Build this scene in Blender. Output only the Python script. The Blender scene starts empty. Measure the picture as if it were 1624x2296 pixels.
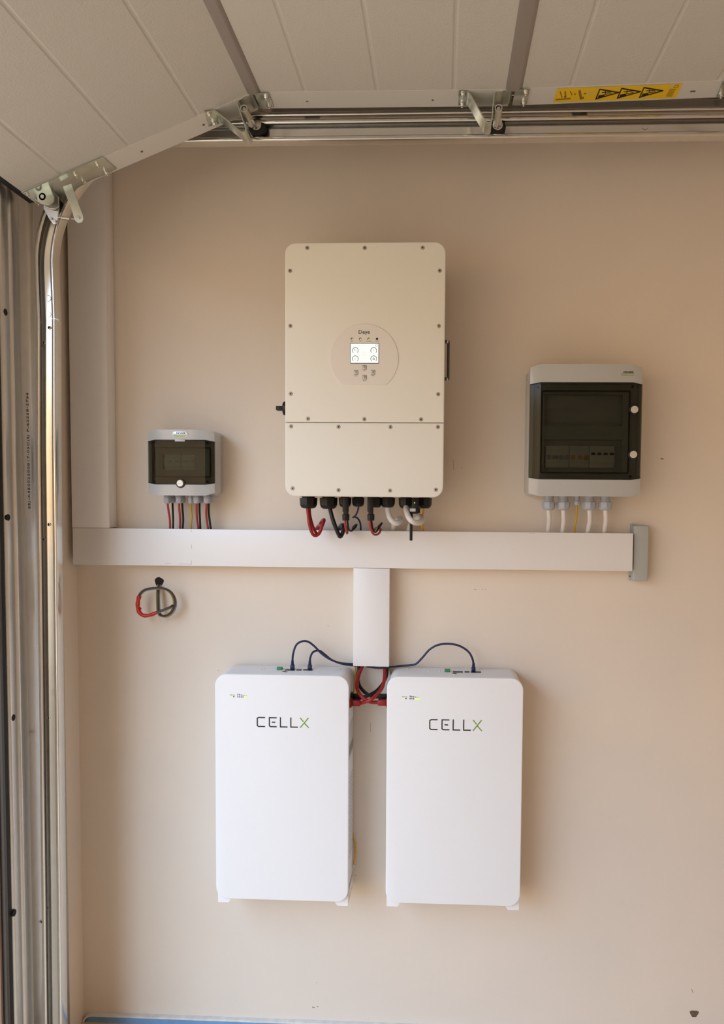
import bpy, bmesh, math, random
from mathutils import Vector, Matrix
random.seed(4)
S = bpy.context.scene
COL = S.collection
PI = math.pi

# ------------------------------------------------------------------ camera
# the equipment wall is the plane Y = 0, +X runs into the garage, the door opening is on the left (X = -1.1)
CAM = Vector((0.0, -2.2, 1.64))
F, PX0, PY0 = 1658.0, 924.3, 1206.7
YAW, PITCH, ROLL = math.radians(2.2757), math.radians(2.9729), math.radians(-0.46384)
fwd = Vector((-math.sin(YAW) * math.cos(PITCH), math.cos(YAW) * math.cos(PITCH), -math.sin(PITCH)))
r0 = Vector((math.cos(YAW), math.sin(YAW), 0.0))
d0 = fwd.cross(r0)
right = r0 * math.cos(ROLL) + d0 * math.sin(ROLL)
down = -r0 * math.sin(ROLL) + d0 * math.cos(ROLL)
cd = bpy.data.cameras.new('camera')
cam = bpy.data.objects.new('camera', cd)
COL.objects.link(cam)
R = Matrix((right, -down, -fwd)).transposed().to_4x4()
cam.matrix_world = Matrix.Translation(CAM) @ R
cd.sensor_width = 36.0
cd.sensor_fit = 'AUTO'
cd.lens = F / 2296 * 36.0
cd.shift_x = (812 - PX0) / 2296
cd.shift_y = (PY0 - 1148) / 2296
cd.clip_start = 0.02
cd.clip_end = 200
S.camera = cam


def ray(px, py):
    return right * ((px - PX0) / F) + down * ((py - PY0) / F) + fwd


def P(px, py, Y):
    """the measured point of the photograph on the plane at depth Y"""
    d = ray(px, py)
    return CAM + d * ((Y - CAM.y) / d.y)


def PZ(px, py, Z):
    d = ray(px, py)
    return CAM + d * ((Z - CAM.z) / d.z)


def PX(px, py, X):
    d = ray(px, py)
    return CAM + d * ((X - CAM.x) / d.x)


# ------------------------------------------------------------------ light and exposure
S.view_settings.view_transform = 'Standard'
S.view_settings.look = 'None'
S.view_settings.gamma = 1.0
S.view_settings.use_curve_mapping = False
S.view_settings.exposure = 0.17
S.cycles.use_denoising = True
S.cycles.max_bounces = 10
S.cycles.diffuse_bounces = 6
S.cycles.transparent_max_bounces = 12
S.cycles.sample_clamp_indirect = 6.0

W = bpy.data.worlds.new('world')
S.world = W
W.use_nodes = True
nt = W.node_tree
nt.nodes.clear()
wo = nt.nodes.new('ShaderNodeOutputWorld')
bg = nt.nodes.new('ShaderNodeBackground')
tc = nt.nodes.new('ShaderNodeTexCoord')
sx = nt.nodes.new('ShaderNodeSeparateXYZ')
cr = nt.nodes.new('ShaderNodeValToRGB')
mr = nt.nodes.new('ShaderNodeMapRange')
nt.links.new(tc.outputs['Generated'], sx.inputs[0])
nt.links.new(sx.outputs['Z'], mr.inputs['Value'])
mr.inputs['From Min'].default_value = -1
mr.inputs['From Max'].default_value = 1
nt.links.new(mr.outputs[0], cr.inputs[0])
nt.links.new(cr.outputs[0], bg.inputs[0])
nt.links.new(bg.outputs[0], wo.inputs[0])
cr.color_ramp.elements[0].position = 0.50
cr.color_ramp.elements[0].color = (0.62, 0.39, 0.21, 1)     # hazy warm horizon
cr.color_ramp.elements[1].position = 0.66
cr.color_ramp.elements[1].color = (0.50, 0.64, 0.84, 1)      # overcast sky
e = cr.color_ramp.elements.new(0.56)
e.color = (0.60, 0.44, 0.28, 1)
bg.inputs[1].default_value = 3.9

sun = bpy.data.lights.new('sun', 'SUN')
sun.energy = 1.25
sun.angle = math.radians(48.0)                              # veiled by haze: a wide bright patch of sky
sun.color = (0.50, 0.86, 1.30)
so = bpy.data.objects.new('sun', sun)
COL.objects.link(so)
so.rotation_euler = Vector((-0.38, -0.78, 0.50)).to_track_quat('Z', 'Y').to_euler()   # low over the yard, in through the open door

pl = bpy.data.lights.new('door_opening_daylight', 'AREA')    # portal only: guides sky sampling through the open door
pl.shape = 'RECTANGLE'
pl.size, pl.size_y = 2.5, 4.9
pl.cycles.is_portal = True
po = bpy.data.objects.new('door_opening_daylight', pl)
COL.objects.link(po)
po.location = (-1.30, -2.76, 1.25)
po.rotation_euler = (0, math.radians(-90), 0)


# ------------------------------------------------------------------ materials
def mat(name, col, rough=0.5, metal=0.0, bump=0.0, bscale=60.0, mottle=0.0, mscale=4.0, mcol=None, spec=0.5, coat=0.0,
        emit=None, estr=0.0, stretch=None, rvar=0.0):
    m = bpy.data.materials.new(name)
    m.use_nodes = True
    n = m.node_tree
    b = n.nodes['Principled BSDF']
    b.inputs['Base Color'].default_value = (*col, 1)
    b.inputs['Roughness'].default_value = rough
    b.inputs['Metallic'].default_value = metal
    b.inputs['Specular IOR Level'].default_value = spec
    b.inputs['Coat Weight'].default_value = coat
    if emit:
        b.inputs['Emission Color'].default_value = (*emit, 1)
        b.inputs['Emission Strength'].default_value = estr
    t = n.nodes.new('ShaderNodeTexCoord')
    mp = n.nodes.new('ShaderNodeMapping')
    n.links.new(t.outputs['Object'], mp.inputs[0])
    if stretch:
        mp.inputs['Scale'].default_value = stretch
    if mottle > 0 or mcol:
        nz = n.nodes.new('ShaderNodeTexNoise')
        nz.inputs['Scale'].default_value = mscale
        nz.inputs['Detail'].default_value = 5
        n.links.new(mp.outputs[0], nz.inputs['Vector'])
        rp = n.nodes.new('ShaderNodeValToRGB')
        rp.color_ramp.elements[0].position = 0.35
        rp.color_ramp.elements[1].position = 0.68
        c2 = mcol or tuple(c * (1 - mottle) for c in col)
        rp.color_ramp.elements[0].color = (*c2, 1)
        rp.color_ramp.elements[1].color = (*col, 1)
        n.links.new(nz.outputs[0], rp.inputs[0])
        n.links.new(rp.outputs[0], b.inputs['Base Color'])
    if rvar > 0:
        n2 = n.nodes.new('ShaderNodeTexNoise')
        n2.inputs['Scale'].default_value = 9
        n2.inputs['Detail'].default_value = 3
        n.links.new(mp.outputs[0], n2.inputs['Vector'])
        m2 = n.nodes.new('ShaderNodeMapRange')
        m2.inputs['To Min'].default_value = rough - rvar
        m2.inputs['To Max'].default_value = rough + rvar
        n.links.new(n2.outputs[0], m2.inputs[0])
        n.links.new(m2.outputs[0], b.inputs['Roughness'])
    if bump > 0:
        nb = n.nodes.new('ShaderNodeTexNoise')
        nb.inputs['Scale'].default_value = bscale
        nb.inputs['Detail'].default_value = 4
        n.links.new(mp.outputs[0], nb.inputs['Vector'])
        bp = n.nodes.new('ShaderNodeBump')
        bp.inputs['Strength'].default_value = bump
        bp.inputs['Distance'].default_value = 0.002
        n.links.new(nb.outputs[0], bp.inputs['Height'])
        n.links.new(bp.outputs[0], b.inputs['Normal'])
    return m


M = {}
M['plaster'] = mat('wall_plaster', (0.79, 0.685, 0.575), 0.85, bump=0.3, bscale=30, mcol=(0.745, 0.66, 0.57), mscale=2.6)
M['plaster_clean'] = mat('clean_wall_plaster', (0.86, 0.77, 0.67), 0.85, bump=0.2, bscale=35)
M['concrete'] = mat('floor_concrete', (0.72, 0.54, 0.37), 0.8, bump=0.3, bscale=30, mottle=0.08)
M['yard'] = mat('yard_paving', (0.74, 0.50, 0.29), 0.9, bump=0.4, bscale=12, mottle=0.2)
M['blue'] = mat('blue_paint', (0.20, 0.38, 0.64), 0.45, bump=0.2, bscale=50, mottle=0.15, mscale=20)
M['skirt_edge'] = mat('skirting_edge', (0.80, 0.78, 0.74), 0.7, bump=0.4, bscale=90, mottle=0.15, mscale=40)
M['galv'] = mat('galvanised_steel', (0.70, 0.70, 0.68), 0.28, 0.85, mottle=0.06, mscale=30)
M['galv_rail'] = mat('galvanised_rail_steel', (0.78, 0.78, 0.76), 0.16, 0.95, mottle=0.05, mscale=30)
M['galv_h'] = mat('galvanised_track_steel', (0.74, 0.73, 0.70), 0.17, 0.95, mottle=0.05, mscale=30)
M['zinc'] = mat('yellow_zinc_plate', (0.74, 0.80, 0.73), 0.27, 0.9, mottle=0.2, mscale=30)
M['steel'] = mat('bright_steel', (0.72, 0.70, 0.66), 0.22, 1.0)
M['screw'] = mat('cover_screw_metal', (0.42, 0.37, 0.32), 0.5, 0.5)
M['darksteel'] = mat('dark_painted_steel', (0.10, 0.095, 0.095), 0.35, 0.6)
M['rubber'] = mat('black_rubber', (0.012, 0.012, 0.012), 0.7)
M['seal_brown'] = mat('brown_jamb_seal', (0.25, 0.17, 0.12), 0.6)
M['door_white'] = mat('door_panel_white', (0.58, 0.56, 0.52), 0.5, bump=0.5, bscale=220)
M['stile_white'] = mat('door_stile_white', (0.66, 0.64, 0.61), 0.35)
M['joint'] = mat('door_joint_grey', (0.33, 0.30, 0.28), 0.4, 0.3)
M['ywarn'] = mat('warning_yellow', (0.86, 0.56, 0.01), 0.4)
M['ink'] = mat('black_ink', (0.012, 0.011, 0.012), 0.5)
M['inkbrown'] = mat('brown_ink', (0.30, 0.16, 0.01), 0.5)
M['inkgrey'] = mat('grey_stencil_ink', (0.12, 0.11, 0.10), 0.6)
M['inv'] = mat('inverter_white', (0.80, 0.78, 0.71), 0.45, bump=0.08, bscale=400)
M['inv_panel'] = mat('inverter_membrane', (0.78, 0.74, 0.69), 0.4)
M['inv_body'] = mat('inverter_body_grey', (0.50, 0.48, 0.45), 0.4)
M['bat'] = mat('battery_white', (0.87, 0.87, 0.88), 0.42, bump=0.05, bscale=500)
M['bat_body'] = mat('battery_body_white', (0.76, 0.76, 0.77), 0.45, bump=0.15, bscale=400)
M['trunk'] = mat('trunking_white', (0.84, 0.82, 0.81), 0.35)
M['bracket_grey'] = mat('grey_plastic_bracket', (0.42, 0.43, 0.41), 0.5)
M['abs'] = mat('grey_enclosure_plastic', (0.48, 0.485, 0.48), 0.25, coat=0.3)
M['abs_in'] = mat('inner_enclosure_plastic', (0.42, 0.43, 0.37), 0.5)
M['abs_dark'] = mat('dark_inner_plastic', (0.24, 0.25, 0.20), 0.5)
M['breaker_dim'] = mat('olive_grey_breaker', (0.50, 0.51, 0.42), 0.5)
M['breaker'] = mat('breaker_white', (0.78, 0.76, 0.70), 0.5)
M['gland_grey'] = mat('grey_gland_plastic', (0.40, 0.42, 0.47), 0.4)
M['black'] = mat('black_plastic', (0.008, 0.0075, 0.007), 0.42, spec=0.35)
M['cblack'] = mat('black_cable', (0.010, 0.0095, 0.0095), 0.38, spec=0.4)
M['cred'] = mat('red_cable', (0.30, 0.006, 0.008), 0.35)
M['credl'] = mat('light_red_cable', (0.37, 0.035, 0.026), 0.4)
M['bright_red'] = mat('bright_red_sleeve', (0.50, 0.014, 0.008), 0.4)
M['conn_red'] = mat('red_connector', (0.27, 0.004, 0.008), 0.35)
M['cblue'] = mat('blue_patch_cable', (0.010, 0.018, 0.070), 0.4)
M['cwhite'] = mat('white_cable', (0.70, 0.67, 0.64), 0.45)
M['cyellow'] = mat('yellow_green_cable', (0.50, 0.32, 0.02), 0.45)
M['orange'] = mat('amber_cable', (0.72, 0.36, 0.02), 0.45)
M['colive'] = mat('olive_cable', (0.26, 0.24, 0.05), 0.45)
M['cbrown'] = mat('dark_brown_cable', (0.05, 0.03, 0.02), 0.45)
M['cgrey'] = mat('grey_cable', (0.22, 0.21, 0.20), 0.45)
M['green'] = mat('green_terminal', (0.05, 0.25, 0.09), 0.5)
M['logogreen'] = mat('logo_green', (0.22, 0.36, 0.06), 0.5)
M['logoblue'] = mat('logo_dark_blue', (0.03, 0.07, 0.12), 0.5)
M['led'] = mat('lit_led', (0.45, 0.6, 0.12), 0.4, emit=(0.50, 0.70, 0.12), estr=0.8)
M['screen'] = mat('lit_screen', (0.06, 0.06, 0.06), 0.3, emit=(0.97, 1.0, 0.93), estr=0.87)
M['scr_grey'] = mat('screen_pale_grey', (0.05, 0.05, 0.05), 0.4, emit=(0.75, 0.80, 0.72), estr=0.72)
M['scr_green'] = mat('screen_pale_green', (0.05, 0.05, 0.05), 0.4, emit=(0.72, 0.95, 0.82), estr=0.78)
M['hole'] = mat('dark_hole', (0.02, 0.014, 0.010), 0.9)
M['chip'] = mat('chipped_brown', (0.20, 0.13, 0.08), 0.9, mottle=0.5, mscale=200)
M['pencil'] = mat('pencil_mark', (0.34, 0.27, 0.23), 0.8)
M['label'] = mat('printed_label', (0.55, 0.58, 0.56), 0.4)
M['silver'] = mat('silver_badge', (0.66, 0.66, 0.62), 0.3, 0.3)


def smoked():
    m = bpy.data.materials.new('smoked_plastic')
    m.use_nodes = True
    n = m.node_tree
    n.nodes.clear()
    o = n.nodes.new('ShaderNodeOutputMaterial')
    t = n.nodes.new('ShaderNodeBsdfTransparent')
    t.inputs[0].default_value = (0.55, 0.555, 0.52, 1)
    g = n.nodes.new('ShaderNodeBsdfGlossy')
    g.inputs['Roughness'].default_value = 0.06
    fr = n.nodes.new('ShaderNodeFresnel')
    fr.inputs[0].default_value = 1.28
    mx = n.nodes.new('ShaderNodeMixShader')
    n.links.new(fr.outputs[0], mx.inputs[0])
    n.links.new(t.outputs[0], mx.inputs[1])
    n.links.new(g.outputs[0], mx.inputs[2])
    n.links.new(mx.outputs[0], o.inputs[0])
    return m


M['smoke'] = smoked()

# ------------------------------------------------------------------ object helpers
ROOT = {}


def obj(name, bm, m, parent=None, smooth=None):
    if parent is not None:
        off = ROOT[parent.name]
        bmesh.ops.translate(bm, verts=bm.verts, vec=-off)
    bmesh.ops.recalc_face_normals(bm, faces=bm.faces)
    me = bpy.data.meshes.new(name)
    bm.to_mesh(me)
    bm.free()
    me.materials.append(M[m] if isinstance(m, str) else m)
    if smooth is not False:
        me.shade_smooth()
        ang = math.radians(smooth or 35)
        b2 = bmesh.new()
        b2.from_mesh(me)
        for ed in b2.edges:
            if len(ed.link_faces) == 2 and ed.calc_face_angle(0) > ang:
                ed.smooth = False
        b2.to_mesh(me)
        b2.free()
    o = bpy.data.objects.new(name, me)
    COL.objects.link(o)
    if parent is not None:
        o.parent = parent
        ROOT[o.name] = ROOT[parent.name]
    else:
        ROOT[o.name] = Vector((0, 0, 0))
    return o


def thing(name, label, cat, loc, group=None):
    o = bpy.data.objects.new(name, None)
    o.empty_display_size = 0.05
    COL.objects.link(o)
    o.location = loc
    ROOT[o.name] = Vector(loc)
    o['label'] = label
    o['category'] = cat
    if group:
        o['group'] = group
    return o


def tag(o, label, cat, group=None):
    o['label'] = label
    o['category'] = cat
    if group:
        o['group'] = group
    return o


def struct(name, bm, m, parent=None, smooth=False):
    o = obj(name, bm, m, parent, smooth)
    o['kind'] = 'structure'
    return o


def BM():
    return bmesh.new()


def bev(bm, w, seg=2, geom=None):
    es = geom or [e for e in bm.edges if len(e.link_faces) == 2 and e.calc_face_angle(0) > 0.3]
    bmesh.ops.bevel(bm, geom=es, offset=w, segments=seg, profile=0.5, affect='EDGES', clamp_overlap=True)


def box(bm, x0, x1, y0, y1, z0, z1, b=0.0, seg=2):
    t = bmesh.new()
    bmesh.ops.create_cube(t, size=1.0)
    for v in t.verts:
        v.co = Vector(((x0 + x1) / 2 + v.co.x * (x1 - x0), (y0 + y1) / 2 + v.co.y * (y1 - y0), (z0 + z1) / 2 + v.co.z * (z1 - z0)))
    if b > 0:
        bev(t, b, seg)
    merge(bm, t)
    return bm


def merge(bm, t):
    me = bpy.data.meshes.new('tmp')
    t.to_mesh(me)
    t.free()
    bm.from_mesh(me)
    bpy.data.meshes.remove(me)


def loft(bm, rings, cap=True, closed=True):
    vs = [[bm.verts.new(p) for p in r] for r in rings]
    n = len(rings[0])
    for a, b in zip(vs, vs[1:]):
        for i in range(n if closed else n - 1):
            j = (i + 1) % n
            bm.faces.new((a[i], a[j], b[j], b[i]))
    if cap:
        bm.faces.new(vs[0])
        bm.faces.new(list(reversed(vs[-1])))
    return vs


def rrect(cx, cz, w, h, r, n=8):
    pts = []
    for k, (sx_, sz_) in enumerate(((1, 1), (-1, 1), (-1, -1), (1, -1))):
        for i in range(n + 1):
            a = PI / 2 * (k + i / n)
            pts.append((cx + sx_ * (w / 2 - r) + r * math.cos(a), cz + sz_ * (h / 2 - r) + r * math.sin(a)))
    return pts


def rslab(bm, cx, cz, w, h, r, yb, yf, eb=0.002, es=4, n=8):
    """rounded-rectangle plate facing -Y with a rounded front edge"""
    rings = [[(x, yb, z) for x, z in rrect(cx, cz, w, h, r, n)]]
    for i in range(es + 1):
        a = PI / 2 * i / es
        ins = eb * (1 - math.cos(a))
        y = yf + eb - eb * math.sin(a)
        rings.append([(x, y, z) for x, z in rrect(cx, cz, w - 2 * ins, h - 2 * ins, max(r - ins, 0.0003), n)])
    loft(bm, rings)
    return bm


def poly_y(bm, pts, y0, y1):
    """polygon in XZ extruded from y0 to y1"""
    loft(bm, [[(x, y0, z) for x, z in pts], [(x, y1, z) for x, z in pts]])
    return bm


def poly_z(bm, pts, z0, z1):
    loft(bm, [[(x, y, z0) for x, y in pts], [(x, y, z1) for x, y in pts]])
    return bm


def cyl(bm, a, b, r, n=20, r2=None, bevel=0.0):
    a, b = Vector(a), Vector(b)
    d = (b - a).normalized()
    u = d.orthogonal().normalized()
    v = d.cross(u)
    r2 = r if r2 is None else r2

    def ring(c, rr):
        return [c + (u * math.cos(2 * PI * i / n) + v * math.sin(2 * PI * i / n)) * rr for i in range(n)]
    if bevel > 0:
        loft(bm, [ring(a, r - bevel), ring(a + d * bevel, r), ring(b - d * bevel, r2), ring(b, r2 - bevel)])
    else:
        loft(bm, [ring(a, r), ring(b, r2)])
    return bm


def lathe(bm, a, axis, prof, n=24):
    """prof: (distance along the axis, radius)"""
    a, d = Vector(a), Vector(axis).normalized()
    u = d.orthogonal().normalized()
    v = d.cross(u)
    loft(bm, [[a + d * s + (u * math.cos(2 * PI * i / n) + v * math.sin(2 * PI * i / n)) * r for i in range(n)] for s, r in prof])
    return bm


def smoothpath(pts, k=8):
    pts = [Vector(p) for p in pts]
    if len(pts) < 3:
        return pts
    q = [pts[0] * 2 - pts[1]] + pts + [pts[-1] * 2 - pts[-2]]
    out = []
    for i in range(1, len(q) - 2):
        p0, p1, p2, p3 = q[i - 1:i + 3]
        for j in range(k):
            t = j / k
            out.append(0.5 * ((2 * p1) + (p2 - p0) * t + (2 * p0 - 5 * p1 + 4 * p2 - p3) * t * t + (3 * p1 - p0 - 3 * p2 + p3) * t ** 3))
    out.append(pts[-1])
    return out


def tube(bm, pts, r, n=12, k=8, smooth=True):
    p = smoothpath(pts, k) if smooth else [Vector(x) for x in pts]
    tg = []
    for i in range(len(p)):
        a = p[min(i + 1, len(p) - 1)] - p[max(i - 1, 0)]
        tg.append(a.normalized())
    u = tg[0].orthogonal().normalized()
    rings = []
    for i in range(len(p)):
        u = (u - tg[i] * u.dot(tg[i]))
        u = u.normalized() if u.length > 1e-6 else tg[i].orthogonal().normalized()
        v = tg[i].cross(u)
        rr = r(i / (len(p) - 1)) if callable(r) else r
        rings.append([p[i] + (u * math.cos(2 * PI * j / n) + v * math.sin(2 * PI * j / n)) * rr for j in range(n)])
    loft(bm, rings)
    return bm


def hexring(c, axis, r, ph=0.0, n=6):
    d = Vector(axis).normalized()
    u = d.orthogonal().normalized()
    v = d.cross(u)
    return [Vector(c) + (u * math.cos(2 * PI * i / n + ph) + v * math.sin(2 * PI * i / n + ph)) * r for i in range(n)]


def bolt(bm, c, axis, r=0.006, h=0.005):
    """washer, hex head and a short shank end"""
    c, d = Vector(c), Vector(axis).normalized()
    cyl(bm, c, c + d * 0.0012, r * 1.35, 18)
    loft(bm, [hexring(c + d * 0.0012, d, r), hexring(c + d * (h * 0.8), d, r), hexring(c + d * h, d, r * 0.8)])
    cyl(bm, c + d * h, c + d * (h + 0.004), r * 0.5, 12, bevel=0.0006)


def strip2d(pts, t):
    """closed outline around an open 2-D polyline, thickness t"""
    pts = [Vector(p) for p in pts]
    L, Rr = [], []
    for i in range(len(pts)):
        a = (pts[i] - pts[i - 1]).normalized() if i else None
        b = (pts[i + 1] - pts[i]).normalized() if i < len(pts) - 1 else None
        if a is None:
            nrm, s = Vector((-b.y, b.x)), 1
        elif b is None:
            nrm, s = Vector((-a.y, a.x)), 1
        else:
            nrm = (Vector((-a.y, a.x)) + Vector((-b.y, b.x)))
            nrm = nrm.normalized() if nrm.length > 1e-5 else Vector((-a.y, a.x))
            s = 1 / max(0.4, nrm.dot(Vector((-a.y, a.x))))
        L.append(pts[i] + nrm * (t / 2 * s))
        Rr.append(pts[i] - nrm * (t / 2 * s))
    return [tuple(p) for p in L + Rr[::-1]]


def fillet(pts, r, n=5):
    """round the corners of an open 2-D polyline"""
    pts = [Vector(p) for p in pts]
    out = [pts[0]]
    for i in range(1, len(pts) - 1):
        a, b, c = pts[i - 1:i + 2]
        d1, d2 = (a - b), (c - b)
        rr = min(r, d1.length * 0.45, d2.length * 0.45)
        p0, p2 = b + d1.normalized() * rr, b + d2.normalized() * rr
        for j in range(n + 1):
            t = j / n
            out.append(p0 * (1 - t) ** 2 + b * 2 * t * (1 - t) + p2 * t * t)
    out.append(pts[-1])
    return out


def text_bm(body, w=None, h=None, depth=0.0004, bold=0.0, spacing=1.0):
    c = bpy.data.curves.new('t', 'FONT')
    c.body = body
    c.extrude = depth
    c.offset = bold
    c.space_character = spacing
    c.align_x = 'CENTER'
    c.align_y = 'CENTER'
    c.resolution_u = 3
    o = bpy.data.objects.new('t', c)
    COL.objects.link(o)
    bpy.context.view_layer.update()
    me = bpy.data.meshes.new_from_object(o.evaluated_get(bpy.context.evaluated_depsgraph_get()))
    bpy.data.objects.remove(o)
    b = bmesh.new()
    b.from_mesh(me)
    bpy.data.meshes.remove(me)
    xs = [v.co.x for v in b.verts]
    ys = [v.co.y for v in b.verts]
    mx_, my_ = (max(xs) + min(xs)) / 2, (max(ys) + min(ys)) / 2
    sw = w / (max(xs) - min(xs)) if w else None
    sh = h / (max(ys) - min(ys)) if h else sw
    sw = sw or sh
    for v in b.verts:
        v.co.x = (v.co.x - mx_) * sw
        v.co.y = (v.co.y - my_) * sh
        v.co.z = depth if v.co.z > 0 else -depth
    return b


def text_front(body, c, w, h, name, m, parent, bold=0.0, spacing=1.0, rot=0.0):
    """lettering on a surface facing -Y"""
    b = text_bm(body, w, h, 0.0003, bold, spacing)
    mt = Matrix.Translation(Vector(c)) @ Matrix.Rotation(PI / 2, 4, 'X') @ Matrix.Rotation(rot, 4, 'Z')
    b.transform(mt)
    return obj(name, b, m, parent, smooth=False)


# ------------------------------------------------------------------ the garage
XC = P(182, 1900, 0).x          # corner between the equipment wall and the front wall
ZF = 0.0
hc = P(357, 1304, 0)            # drilled hole the loose cable comes out of
hr = 0.0138
b = BM()
outer = [b.verts.new(p) for p in ((XC, 0, 0), (3, 0, 0), (3, 0, 2.95), (XC, 0, 2.95))]
oe = [b.edges.new((outer[i], outer[(i + 1) % 4])) for i in range(4)]
rim = []
for i in range(20):
    a = 2 * PI * i / 20
    rr = hr * (1 + 0.06 * math.sin(3 * a + 1) + 0.05 * math.sin(5 * a))
    rim.append(b.verts.new((hc.x + rr * math.cos(a), 0, hc.z + rr * math.sin(a))))
ie = [b.edges.new((rim[i], rim[(i + 1) % 20])) for i in range(20)]
bmesh.ops.triangle_fill(b, edges=oe + ie, use_beauty=True)
struct('wall_back', b, 'plaster')
wall_back = bpy.data.objects['wall_back']
b = BM()
loft(b, [[(hc.x + hr * 1.08 * math.cos(2 * PI * i / 20), y, hc.z + hr * 1.08 * math.sin(2 * PI * i / 20)) for i in range(20)] for y in (0.0005, 0.09)])
obj('drilled_hole', b, 'hole', wall_back)
b = BM()
box(b, XC - 0.3, 3.2, 0.10, 0.25, -0.1, 3.15)
struct('wall_outer_back', b, 'plaster')
b = BM()
poly_z(b, [(XC, 0.1), (XC, -0.31), (XC - 0.006, -0.316), (XC - 0.22, -0.316), (XC - 0.22, 0.1)], 0, 2.95)
struct('wall_front', b, 'plaster')
b = BM()
box(b, XC - 0.22, XC, -5.20, -0.31, 2.50, 2.95)
struct('wall_lintel', b, 'plaster')
b = BM()
box(b, XC - 0.22, XC, -6.0, -5.20, 0, 2.95)
struct('wall_front_far', b, 'plaster')
b = BM()
box(b, XC - 0.3, 3.2, -6.15, -6.0, -0.1, 3.15)
struct('wall_opposite', b, 'plaster_clean')
b = BM()
box(b, 3.0, 3.2, -6.0, 0.1, -0.1, 3.15)
struct('wall_right', b, 'plaster_clean')
b = BM()
box(b, XC - 0.3, 3.2, -6.15, 0.25, 2.95, 3.15)
struct('ceiling', b, 'plaster_clean')
b = BM()
box(b, XC - 0.22, 3.2, -6.15, 0.25, -0.12, 0.0)
struct('floor', b, 'concrete')
b = BM()
box(b, -30, XC - 0.22, -25, 25, -0.15, -0.03)
struct('ground_yard', b, 'yard')

# skirting: blue painted board with a rounded top end in the corner and a rough white upper edge
zt = P(400, 2284, -0.012).z
xs0 = P(193, 2290, -0.012).x - 0.010
b = BM()
prof = [(2.999, 0.0), (2.999, zt)]
prof += [(xs0 + 0.03 - 0.03 * math.sin(a), zt - 0.03 + 0.03 * math.cos(a)) for a in [PI / 2 * i / 8 for i in range(9)]]
prof += [(xs0, 0.0)]
poly_y(b, prof, -0.001, -0.010)
struct('baseboard_back', b, 'blue')
b = BM()
e2 = 0.005
line = [(2.999, zt)] + [(xs0 + 0.03 - 0.03 * math.sin(a), zt - 0.03 + 0.03 * math.cos(a)) for a in [PI / 2 * i / 8 for i in range(9)]] + [(xs0, 0.0)]
poly_y(b, strip2d(line, 0.006), -0.0005, -0.013)
struct('trim_1', b, 'skirt_edge')

# small marks on the plaster
mk = [((1016, 1030), (1018, 1054), 0.0011), ((1036, 1046), (1036, 1051), 0.001), ((1063, 1321), (1070, 1322), 0.001),
      ((1081, 1321), (1084, 1321), 0.001), ((1088, 1321), (1091, 1322), 0.001), ((831, 1620), (831, 1642), 0.001), ((489, 1503), (490, 1504), 0.002),
      ((735, 1402), (737, 1404), 0.0014), ((797, 1962), (798, 1963), 0.002), ((1551, 2218), (1555, 2226), 0.002), ((700, 2258), (706, 2259), 0.003),
      ((711, 2257), (714, 2257), 0.003), ((710, 2203), (711, 2204), 0.002)]
for (p0, p1, w) in mk:
    b = BM()
    a, c = P(*p0, 0), P(*p1, 0)
    a2, c2 = Vector((a.x, a.z)), Vector((c.x, c.z))
    poly_y(b, strip2d([a2, c2], w), -0.0004, 0.0004)
    obj('pencil_mark', b, 'pencil', wall_back)
b = BM()
c = P(1557, 2273, 0)
poly_y(b, [(c.x + 0.012 * (1 + 0.3 * math.sin(3 * t)) * math.cos(t), c.z + 0.013 * (1 + 0.25 * math.cos(2 * t)) * math.sin(t)) for t in [2 * PI * i / 14 for i in range(14)]], -0.0006, 0.0006)
obj('plaster_chip', b, 'chip', wall_back)
b = BM()
c = P(1485, 1029, 0)
poly_y(b, [(c.x - .006, c.z - .001), (c.x, c.z + .003), (c.x + .006, c.z - .001)], -0.0006, 0.0006)
obj('plaster_chip', b, 'chip', wall_back)

# ------------------------------------------------------------------ side frame of the garage door
fr = thing('door_side_frame', 'tall galvanised steel side frame of the garage door at the left edge', 'door frame', (XC, -0.33, 0))


def fy(px):
    return PX(px, 1500, XC + 0.016).y


y_a = P(200, 1500, -0.125).y
b = BM()
X0 = XC + 0.0035
Xr = X0 + 0.006
pf = [(X0 + 0.016, -0.122), (X0, -0.125), (X0, -0.232), (X0 + 0.012, -0.234), (X0 + 0.0145, -0.238), (X0 + 0.0100, -0.244), (X0 + 0.0065, -0.252), (X0 + 0.0050, -0.261), (X0 + 0.005, fy(66)), (X0 + 0.013, fy(60)), (X0 + 0.014, fy(42)), (X0 + 0.006, fy(40)),
      (X0 + 0.006, fy(38.5)), (X0 + 0.014, fy(36)), (X0 + 0.015, fy(20)), (X0 + 0.002, fy(18))]
pf2 = fillet(pf, 0.004, 3)
poly_z(b, strip2d(pf2, 0.0016), 0.002, 2.48)
obj('frame_profile', b, 'galv', fr)
for px, py in ((30, 1609), (32, 2047), (18, 1160), (12, 700)):
    p = PX(px, py, X0 + 0.0152)
    b = BM()
    cyl(b, p + Vector((-0.004, 0, 0)), p + Vector((0.0006, 0, 0)), 0.0085, 20)
    obj('fixing_hole', b, 'hole', fr)
yy = fy(18)
b = BM()
box(b, X0 - 0.002, X0 + 0.010, yy - 0.022, yy - 0.001, 0.002, 2.48, 0.002)
obj('rubber_seal', b, 'rubber', fr)
b = BM()
box(b, X0 - 0.004, X0 + 0.014, yy - 0.034, yy - 0.0225, 0.002, 2.48, 0.002)
obj('outer_rail', b, 'darksteel', fr)
b = BM()
box(b, X0 - 0.008, X0 + 0.004, yy - 0.044, yy - 0.0345, 0.002, 2.48, 0.002)
obj('jamb_seal', b, 'seal_brown', fr)
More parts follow.
